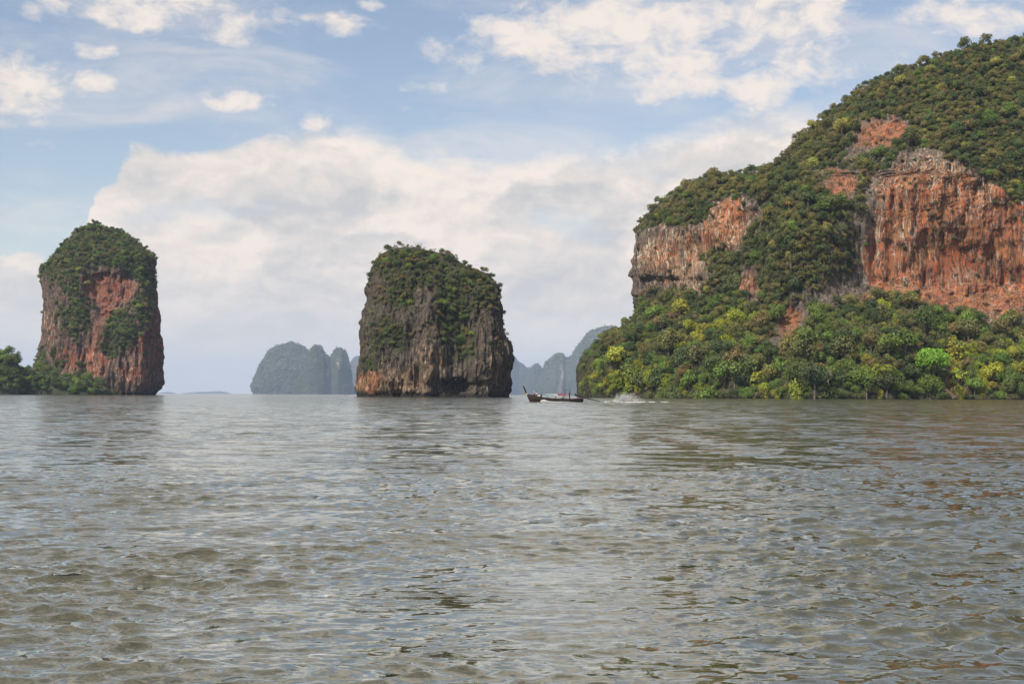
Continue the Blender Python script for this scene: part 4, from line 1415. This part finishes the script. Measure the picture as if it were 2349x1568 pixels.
roof = link('canopy', None, boat)
roof_piece(775, 1068, 0.02, M_white, 'canvas')['label'] = 'white front canvas'
roof_piece(1070, 1290, 0.02, M_red, 'canvas')['label'] = 'red rear canvas'
for s_ in (-1, 1):
    for (xa, xb, mt_, lab) in ((772, 985, M_teal, 'teal fringe'), (987, 1085, M_white, 'pale fringe'), (1087, 1288, M_red, 'red fringe')):
        bm = bmesh.new()
        nq = max(3, int((xb - xa) / 22))
        for q in range(nq):
            x0_ = xa + (xb - xa) * q / nq; x1_ = xa + (xb - xa) * (q + 1) / nq
            bx(bm, (lx((x0_ + x1_) / 2), s_ * 1.0, lz(397)), ((x1_ - x0_) * KB * 0.94, 0.03, 0.16 + 0.03 * (q % 2)))
        bm_obj('fringe', bm, mt_, roof)['label'] = lab
bm = bmesh.new()
tb(bm, [(lx(775), -0.8, lz(385)), (lx(776), -0.8, lz(300))], 0.025, 5)
bm_obj('flag_pole', bm, M_steel, boat)
bm = bmesh.new()
for s_ in (-0.75, 0.75):
    tb(bm, [(lx(1278), s_, lz(505)), (lx(1276), s_, lz(385)), (lx(1248), s_, lz(268)), (lx(1330), s_, lz(262)), (lx(1425), s_, lz(262)), (lx(1408), s_, lz(330)), (lx(1404), s_, lz(505))], 0.04, 6)
for xq in (1248, 1425):
    tb(bm, [(lx(xq), -0.75, lz(265)), (lx(xq), 0.0, lz(263)), (lx(xq), 0.75, lz(265))], 0.035, 6)
bm_obj('pipe_frame', bm, M_steel, boat)
bm = bmesh.new()
tb(bm, [(lx(1322), -0.55, lz(520)), (lx(1322), -0.55, lz(425))], 0.035, 6)
bx(bm, (lx(1320), -0.55, lz(422)), (0.42, 0.10, 0.06), None, 0.01)
bm_obj('rail_post', bm, M_steel, boat)
# engine on its pivot with the long tail
eng = link('engine', None, boat)
slope_ = math.atan2(lz(555) - lz(430), lx(2180) - lx(1600))
RY = Matrix.Rotation(-slope_, 4, 'Y')
bm = bmesh.new()
bx(bm, (lx(1562), 0, lz(398)), (0.62, 0.46, 0.44), RY, 0.04)
bx(bm, (lx(1612), 0, lz(420)), (0.34, 0.34, 0.34), RY, 0.03)
bm_obj('engine_block', bm, M_black, eng)
bm = bmesh.new()
tb(bm, [(lx(1555), -0.1, lz(375)), (lx(1552), -0.1, lz(352))], [0.14, 0.13], 10)
bm_obj('air_filter', bm, M_black, eng, True)
bm = bmesh.new()
tb(bm, [(lx(1600), 0.14, lz(390)), (lx(1612), 0.14, lz(368)), (lx(1630), 0.14, lz(365))], 0.045, 6)
bm_obj('exhaust', bm, M_steel, eng)
bm = bmesh.new()
tb(bm, [(lx(1590), 0, lz(415)), (lx(1900), 0, lz(492)), (lx(1950), 0, lz(503))], [0.13, 0.12, 0.11], 8)
tb(bm, [(lx(1945), 0, lz(502)), (lx(2185), 0, lz(558))], [0.09, 0.08], 8)
bm_obj('drive_shaft', bm, M_hull, eng)
bm = bmesh.new()
for k in range(3):
    bx(bm, (lx(2190), 0, lz(560)), (0.03, 0.09, 0.42), Matrix.Rotation(k * 2 * math.pi / 3, 4, 'X'), 0.01)
bm_obj('propeller', bm, M_steel, eng)
bm = bmesh.new()
tb(bm, [(lx(1590), -0.1, lz(500)), (lx(1592), -0.1, lz(430))], 0.035, 6)
tb(bm, [(lx(1690), 0, lz(505)), (lx(1690), 0, lz(440))], 0.06, 8)
bm_obj('pivot_post', bm, M_black, boat)
bm = bmesh.new()
tb(bm, [(lx(1560), 0, lz(410)), (lx(1500), -0.08, lz(408)), (lx(1442), -0.12, lz(405))], 0.025, 6)
bm_obj('tiller_handle', bm, M_steel, eng)
for j, xq in enumerate((850, 1030, 1215)):
    bm = bmesh.new()
    bx(bm, (lx(xq), -0.3, lz(478)), (0.5 if j != 1 else 0.3, 0.5, 0.22), None, 0.06)
    ob = bm_obj('bundle', bm, M_black)
    ob.location = boat.location
    tag(ob, ('dark bundle under the front of the boat canopy', 'small dark bundle under the middle of the boat canopy', 'dark bundle under the rear of the boat canopy')[j], 'bundle', None)
bm = bmesh.new()
bx(bm, (lx(600), -0.35, lz(425)), (0.55, 0.4, 0.30), None, 0.09)
ob = bm_obj('bag', bm, M_white)
ob.location = boat.location
tag(ob, 'pale bag in the bow beside the dark-clad passenger', 'bag')


# people -------------------------------------------------------------
def skin_obj(name, pts, edges, radii, mat, parent):
    me = bpy.data.meshes.new(name)
    me.from_pydata(pts, edges, [])
    ob = link(name, me, parent, mat)
    sk = ob.modifiers.new('skin', 'SKIN')
    sk.use_smooth_shade = True
    for i, r in enumerate(radii):
        me.skin_vertices[0].data[i].radius = (r, r)
    me.skin_vertices[0].data[0].use_root = True
    ss_ = ob.modifiers.new('smooth', 'SUBSURF')
    ss_.levels = ss_.render_levels = 1
    return ob


def person(loc, rotz, label, pose, shirt, trousers, hair, arms):
    root = link('person', None)
    root.location = loc
    root.rotation_euler = (0, 0, rotz)
    tag(root, label, 'person')
    if pose == 'stand':
        P_ = {'pel': (0, 0, .90), 'che': (0, 0, 1.18), 'sho': (0, 0, 1.36), 'nec': (.01, 0, 1.45), 'hea': (.02, 0, 1.55), 'top': (.02, 0, 1.64)}
        for s_, n_ in ((-1, 'r'), (1, 'l')):
            P_.update({'hip' + n_: (0, .09 * s_, .86), 'kne' + n_: (.03 * s_, .12 * s_, .48), 'ank' + n_: (.02 * s_, .13 * s_, .09), 'toe' + n_: (.02 * s_ + .16, .14 * s_, .04)})
    else:
        P_ = {'pel': (0, 0, .08), 'che': (.03, 0, .36), 'sho': (.05, 0, .54), 'nec': (.07, 0, .63), 'hea': (.09, 0, .73), 'top': (.09, 0, .82)}
        for s_, n_ in ((-1, 'r'), (1, 'l')):
            P_.update({'hip' + n_: (.03, .09 * s_, .08), 'kne' + n_: (.42, .12 * s_, .20), 'ank' + n_: (.50, .13 * s_, -.20), 'toe' + n_: (.66, .14 * s_, -.24)})
    sh_ = P_['sho']
    for s_, n_, (el, wr) in ((-1, 'r', arms[0]), (1, 'l', arms[1])):
        P_['arm' + n_] = (sh_[0], .17 * s_, sh_[2] - .01)
        P_['elb' + n_] = el
        P_['wri' + n_] = wr
        d_ = (Vector(wr) - Vector(el)).normalized()
        P_['han' + n_] = tuple(Vector(wr) + d_ * 0.10)
        side = d_.cross(Vector((0, 1, 0.1))).normalized()
        for q in range(4):
            P_['fin%d%s' % (q, n_)] = tuple(Vector(wr) + d_ * (0.17 - 0.012 * abs(q - 1.3)) + side * (q - 1.5) * 0.022)
        P_['thu' + n_] = tuple(Vector(wr) + d_ * 0.09 + side * 0.07)
    E_ = [('pel', 'che'), ('che', 'sho'), ('sho', 'nec'), ('nec', 'hea'), ('hea', 'top')]
    for n_ in 'rl':
        E_ += [('pel', 'hip' + n_), ('hip' + n_, 'kne' + n_), ('kne' + n_, 'ank' + n_), ('ank' + n_, 'toe' + n_), ('sho', 'arm' + n_), ('arm' + n_, 'elb' + n_), ('elb' + n_, 'wri' + n_), ('wri' + n_, 'han' + n_)]
        E_ += [('han' + n_, 'fin%d%s' % (q, n_)) for q in range(4)] + [('wri' + n_, 'thu' + n_)]
    RD = {'pel': .125, 'che': .135, 'sho': .12, 'nec': .055, 'hea': .10, 'top': .075, 'hip': .095, 'kne': .06, 'ank': .042, 'toe': .035, 'arm': .062, 'elb': .043, 'wri': .030, 'han': .036, 'fin': .010, 'thu': .012}
    names = list(P_)
    names.remove('pel'); names.insert(0, 'pel')
    ix = {n_: i for i, n_ in enumerate(names)}
    rad = lambda n_: RD[n_ if n_ in RD else n_[:3]]
    body = skin_obj('body', [P_[n_] for n_ in names], [(ix[a_], ix[b__]) for a_, b__ in E_], [rad(n_) for n_ in names], M_skin, root)

    def garment(nm, keep, mat, extra):
        ks = [n_ for n_ in names if n_ in keep]
        ii = {n_: i for i, n_ in enumerate(ks)}
        return skin_obj(nm, [P_[n_] for n_ in ks], [(ii[a_], ii[b__]) for a_, b__ in E_ if a_ in ii and b__ in ii], [rad(n_) + extra for n_ in ks], mat, root)
    garment('shirt', {'pel', 'che', 'sho', 'armr', 'arml', 'elbr', 'elbl'}, shirt, .018)
    garment('trousers', {'pel', 'hipr', 'hipl', 'kner', 'knel', 'ankr', 'ankl'}, trousers, .016)
    h = Vector(P_['hea'])
    bm = bmesh.new()
    bmesh.ops.create_uvsphere(bm, u_segments=14, v_segments=9, radius=0.118)
    bmesh.ops.delete(bm, geom=[v for v in bm.verts if v.co.z < 0.0 and v.co.x > -0.03 or v.co.z < -0.07], context='VERTS')
    if hair is M_hat:
        bmesh.ops.create_cone(bm, segments=16, radius1=0.19, radius2=0.12, depth=0.03, cap_ends=True, matrix=Matrix.Translation((0, 0, 0.02)))
    bmesh.ops.translate(bm, vec=h + Vector((-.008, 0, .03)), verts=bm.verts)
    bm_obj('hat' if hair is M_hat else 'hair', bm, hair, root, True)
    bm = bmesh.new()
    tb(bm, [h + Vector((.085, 0, .03)), h + Vector((.118, 0, -.012)), h + Vector((.09, 0, -.022))], [.010, .017, .008], 6)
    for s_ in (-1, 1):
        bx(bm, h + Vector((-.005, s_ * .098, .0)), (.035, .02, .055), None, .008)
    bm_obj('face', bm, M_skin, root, True)
    return root


BL = boat.location
person(BL + Vector((lx(1388), -0.05, lz(508))), math.pi, 'person in dark clothes standing at the stern, steering the longtail boat', 'stand', M_cloth_d, M_cloth_d, M_hair,
       (((.16, .34, 1.12) if False else (-.18, -.30, 1.12), (-.42, -.22, .92)), ((.20, .34, 1.10), (.50, .36, .90))))
person(BL + Vector((lx(482), -0.1, lz(412))), math.pi, 'person in pale hat and red vest sitting foremost in the bow', 'sit', M_shirt_r, M_cloth_d, M_hat,
       (((.14, -.24, .34), (.34, -.14, .26)), ((.14, .24, .34), (.34, .14, .26))))
person(BL + Vector((lx(532), -0.25, lz(412))), math.pi, 'person in white shirt sitting behind the pale-hatted passenger', 'sit', M_shirt_w, M_cloth_d, M_hair,
       (((.12, -.25, .33), (.34, -.16, .24)), ((.12, .25, .33), (.34, .16, .24))))
person(BL + Vector((lx(665), -0.2, lz(444))), math.pi, 'person in dark clothes sitting in the bow, facing forward beside the pale bag', 'sit', M_cloth_d, M_cloth_d, M_hair,
       (((.16, -.24, .36), (.38, -.16, .28)), ((.16, .24, .36), (.38, .16, .28))))

# spray and foam -------------------------------------------------------
m, gg, o = new_mat('white spray')
b = principled(gg, None, (0.86, 0.86, 0.84), 0.6, 0.3)
tp = gg.n('ShaderNodeBsdfTransparent')
ms = gg.n('ShaderNodeMixShader')
ms.inputs[0].default_value = 0.4
m.node_tree.links.new(tp.outputs[0], ms.inputs[1])
m.node_tree.links.new(b.outputs[0], ms.inputs[2])
m.node_tree.links.new(ms.outputs[0], o.inputs[0])
M_spray = m
m, gg, o = new_mat('foam')
principled(gg, o, (0.84, 0.84, 0.82), 0.7, 0.3)
M_foam = m
OCT_V = np.array([(1, 0, 0), (-1, 0, 0), (0, 1, 0), (0, -1, 0), (0, 0, 1), (0, 0, -1)], float)
OCT_F = np.array([(0, 2, 4), (2, 1, 4), (1, 3, 4), (3, 0, 4), (2, 0, 5), (1, 2, 5), (3, 1, 5), (0, 3, 5)])


def blobs(name, C_, S_, mat):
    n = len(C_)
    V = (C_[:, None, :] + OCT_V[None] * S_[:, None, :]).reshape(-1, 3)
    Q = (OCT_F[None] + 6 * np.arange(n)[:, None, None]).reshape(-1, 3)
    ob = link(name, fast_mesh(name, V, Q), mat=mat)
    return ob


rg = np.random.default_rng(3)
M2 = BD / 3472.2
# mist thrown up behind the propeller, with the coarser drops in it
m, gg, o = new_mat('spray mist')
co = gg.n('ShaderNodeTexCoord').outputs['Object']
wpos = gg.n('ShaderNodeNewGeometry').outputs['Position']
ln_nd = gg.n('ShaderNodeVectorMath', operation='LENGTH')
gg.put(ln_nd.inputs[0], co)
fall = gg.ss(ln_nd.outputs[1], 1.0, 0.15)
nz = gg.ss(gg.noise(gg.vm('MULTIPLY', wpos, (1.0, 1.0, 0.7)), 1.1, 4, 0.6), 0.42, 0.68)
pv = gg.n('ShaderNodeVolumePrincipled')
pv.inputs['Color'].default_value = (0.97, 0.97, 0.97, 1)
gg.put(pv.inputs['Density'], gg.mul(gg.mul(fall, nz), 5.0))
m.node_tree.links.new(pv.outputs[0], o.inputs[1])
bm = bmesh.new()
bmesh.ops.create_icosphere(bm, subdivisions=3, radius=1.0)
bmesh.ops.delete(bm, geom=[v for v in bm.verts if v.co.z < -0.05], context='VERTS')
bmesh.ops.holes_fill(bm, edges=bm.edges[:])
mist = bm_obj('spray', bm, m, None, True)
mist.location = (BL.x + lx(2200) + 62 * M2, BD, 0.22)
mist.scale = (38 * M2, 1.7, 2.1)
tag(mist, kind='stuff')
n = 700
t = rg.random(n)
xs = lx(2200) + (15 + 100 * rg.beta(2.0, 2.2, n)) * M2
hmax = 1.7 * np.exp(-((xs - (lx(2200) + 66 * M2)) / (28 * M2)) ** 2) + 0.2
zs = hmax * rg.random(n) ** 1.5
Cc = np.stack([xs + BL.x + zs * 0.5, rg.normal(0, 0.8, n) + BD, zs + 0.1], -1)
s = 0.012 + 0.03 * rg.random(n) ** 2
ob = blobs('spray_drops', Cc, np.stack([s * 1.2, s, s], -1), M_foam)
tag(ob, kind='stuff')
# wake and bow wave
parts = []
n = 520
xs = lx(2150) + 175 * M2 * rg.random(n)
clump = fbm(xs / 1.1, 0.4, 0.2, 3, 5)
xs = xs[clump > -0.05]
n = len(xs)
parts.append((np.stack([xs, rg.normal(0, 2.2, n), 0.02 + 0.09 * rg.random(n) + 0.05 * fbm(xs / 2.5, 0.1, 0.1, 2, 6)], -1), np.stack([0.06 + 0.20 * rg.random(n), 0.2 * np.ones(n), 0.015 + 0.03 * rg.random(n)], -1)))
n = 520
q = rg.beta(1.1, 4.2, n)
xs = lx(640) + (lx(1740) - lx(640)) * q
hb = 0.42 * np.exp(-((xs - lx(720)) / 0.9) ** 2) + 0.03
parts.append((np.stack([xs, -(0.95 + 0.45 * rg.random(n) + 0.5 * q), hb * rg.random(n)], -1), np.stack([0.04 + 0.10 * rg.random(n), 0.1 * np.ones(n), 0.02 + 0.04 * rg.random(n)], -1)))
Cc = np.concatenate([p[0] for p in parts]) + np.array([BL.x, BD, 0])
ob = blobs('foam', Cc, np.concatenate([p[1] for p in parts]), M_foam)
tag(ob, kind='stuff')

# small white boats below the twin-peaked island ------------------------
for k, (pxx, ln_, lb) in enumerate(((728, 18.0, 'tiny white boat under the twin-peaked island, leftmost of three'), (764, 14.0, 'tiny white boat, middle one of three near the far island'),
                                    (774, 15.0, 'tiny white boat, rightmost of three near the far island'))):
    root = link('motor_boat', None)
    w0 = W(pxx, 905, 9600)
    root.location = (w0.x, 9600, 0)
    tag(root, lb, 'boat', 'tiny boats by the far island')
    bm = bmesh.new()
    pr = None
    for (t_, hb, sh_) in ((-.5, .05, 1.9), (-.35, .9, 1.7), (0, 1.3, 1.4), (.5, 1.2, 1.3)):
        ring = [bm.verts.new((t_ * ln_, -hb, sh_)), bm.verts.new((t_ * ln_, -hb * .5, -.3)), bm.verts.new((t_ * ln_, hb * .5, -.3)), bm.verts.new((t_ * ln_, hb, sh_))]
        if pr:
            for q in range(4):
                bm.faces.new((pr[q], pr[(q + 1) % 4], ring[(q + 1) % 4], ring[q]))
        else:
            bm.faces.new(ring)
        pr = ring
    bm.faces.new(pr)
    bm_obj('hull', bm, M_white, root)
    bm = bmesh.new()
    bx(bm, (ln_ * .08, 0, 2.6), (ln_ * .42, 1.9, 2.2), None, 0.2)
    bm_obj('cabin', bm, M_white, root)
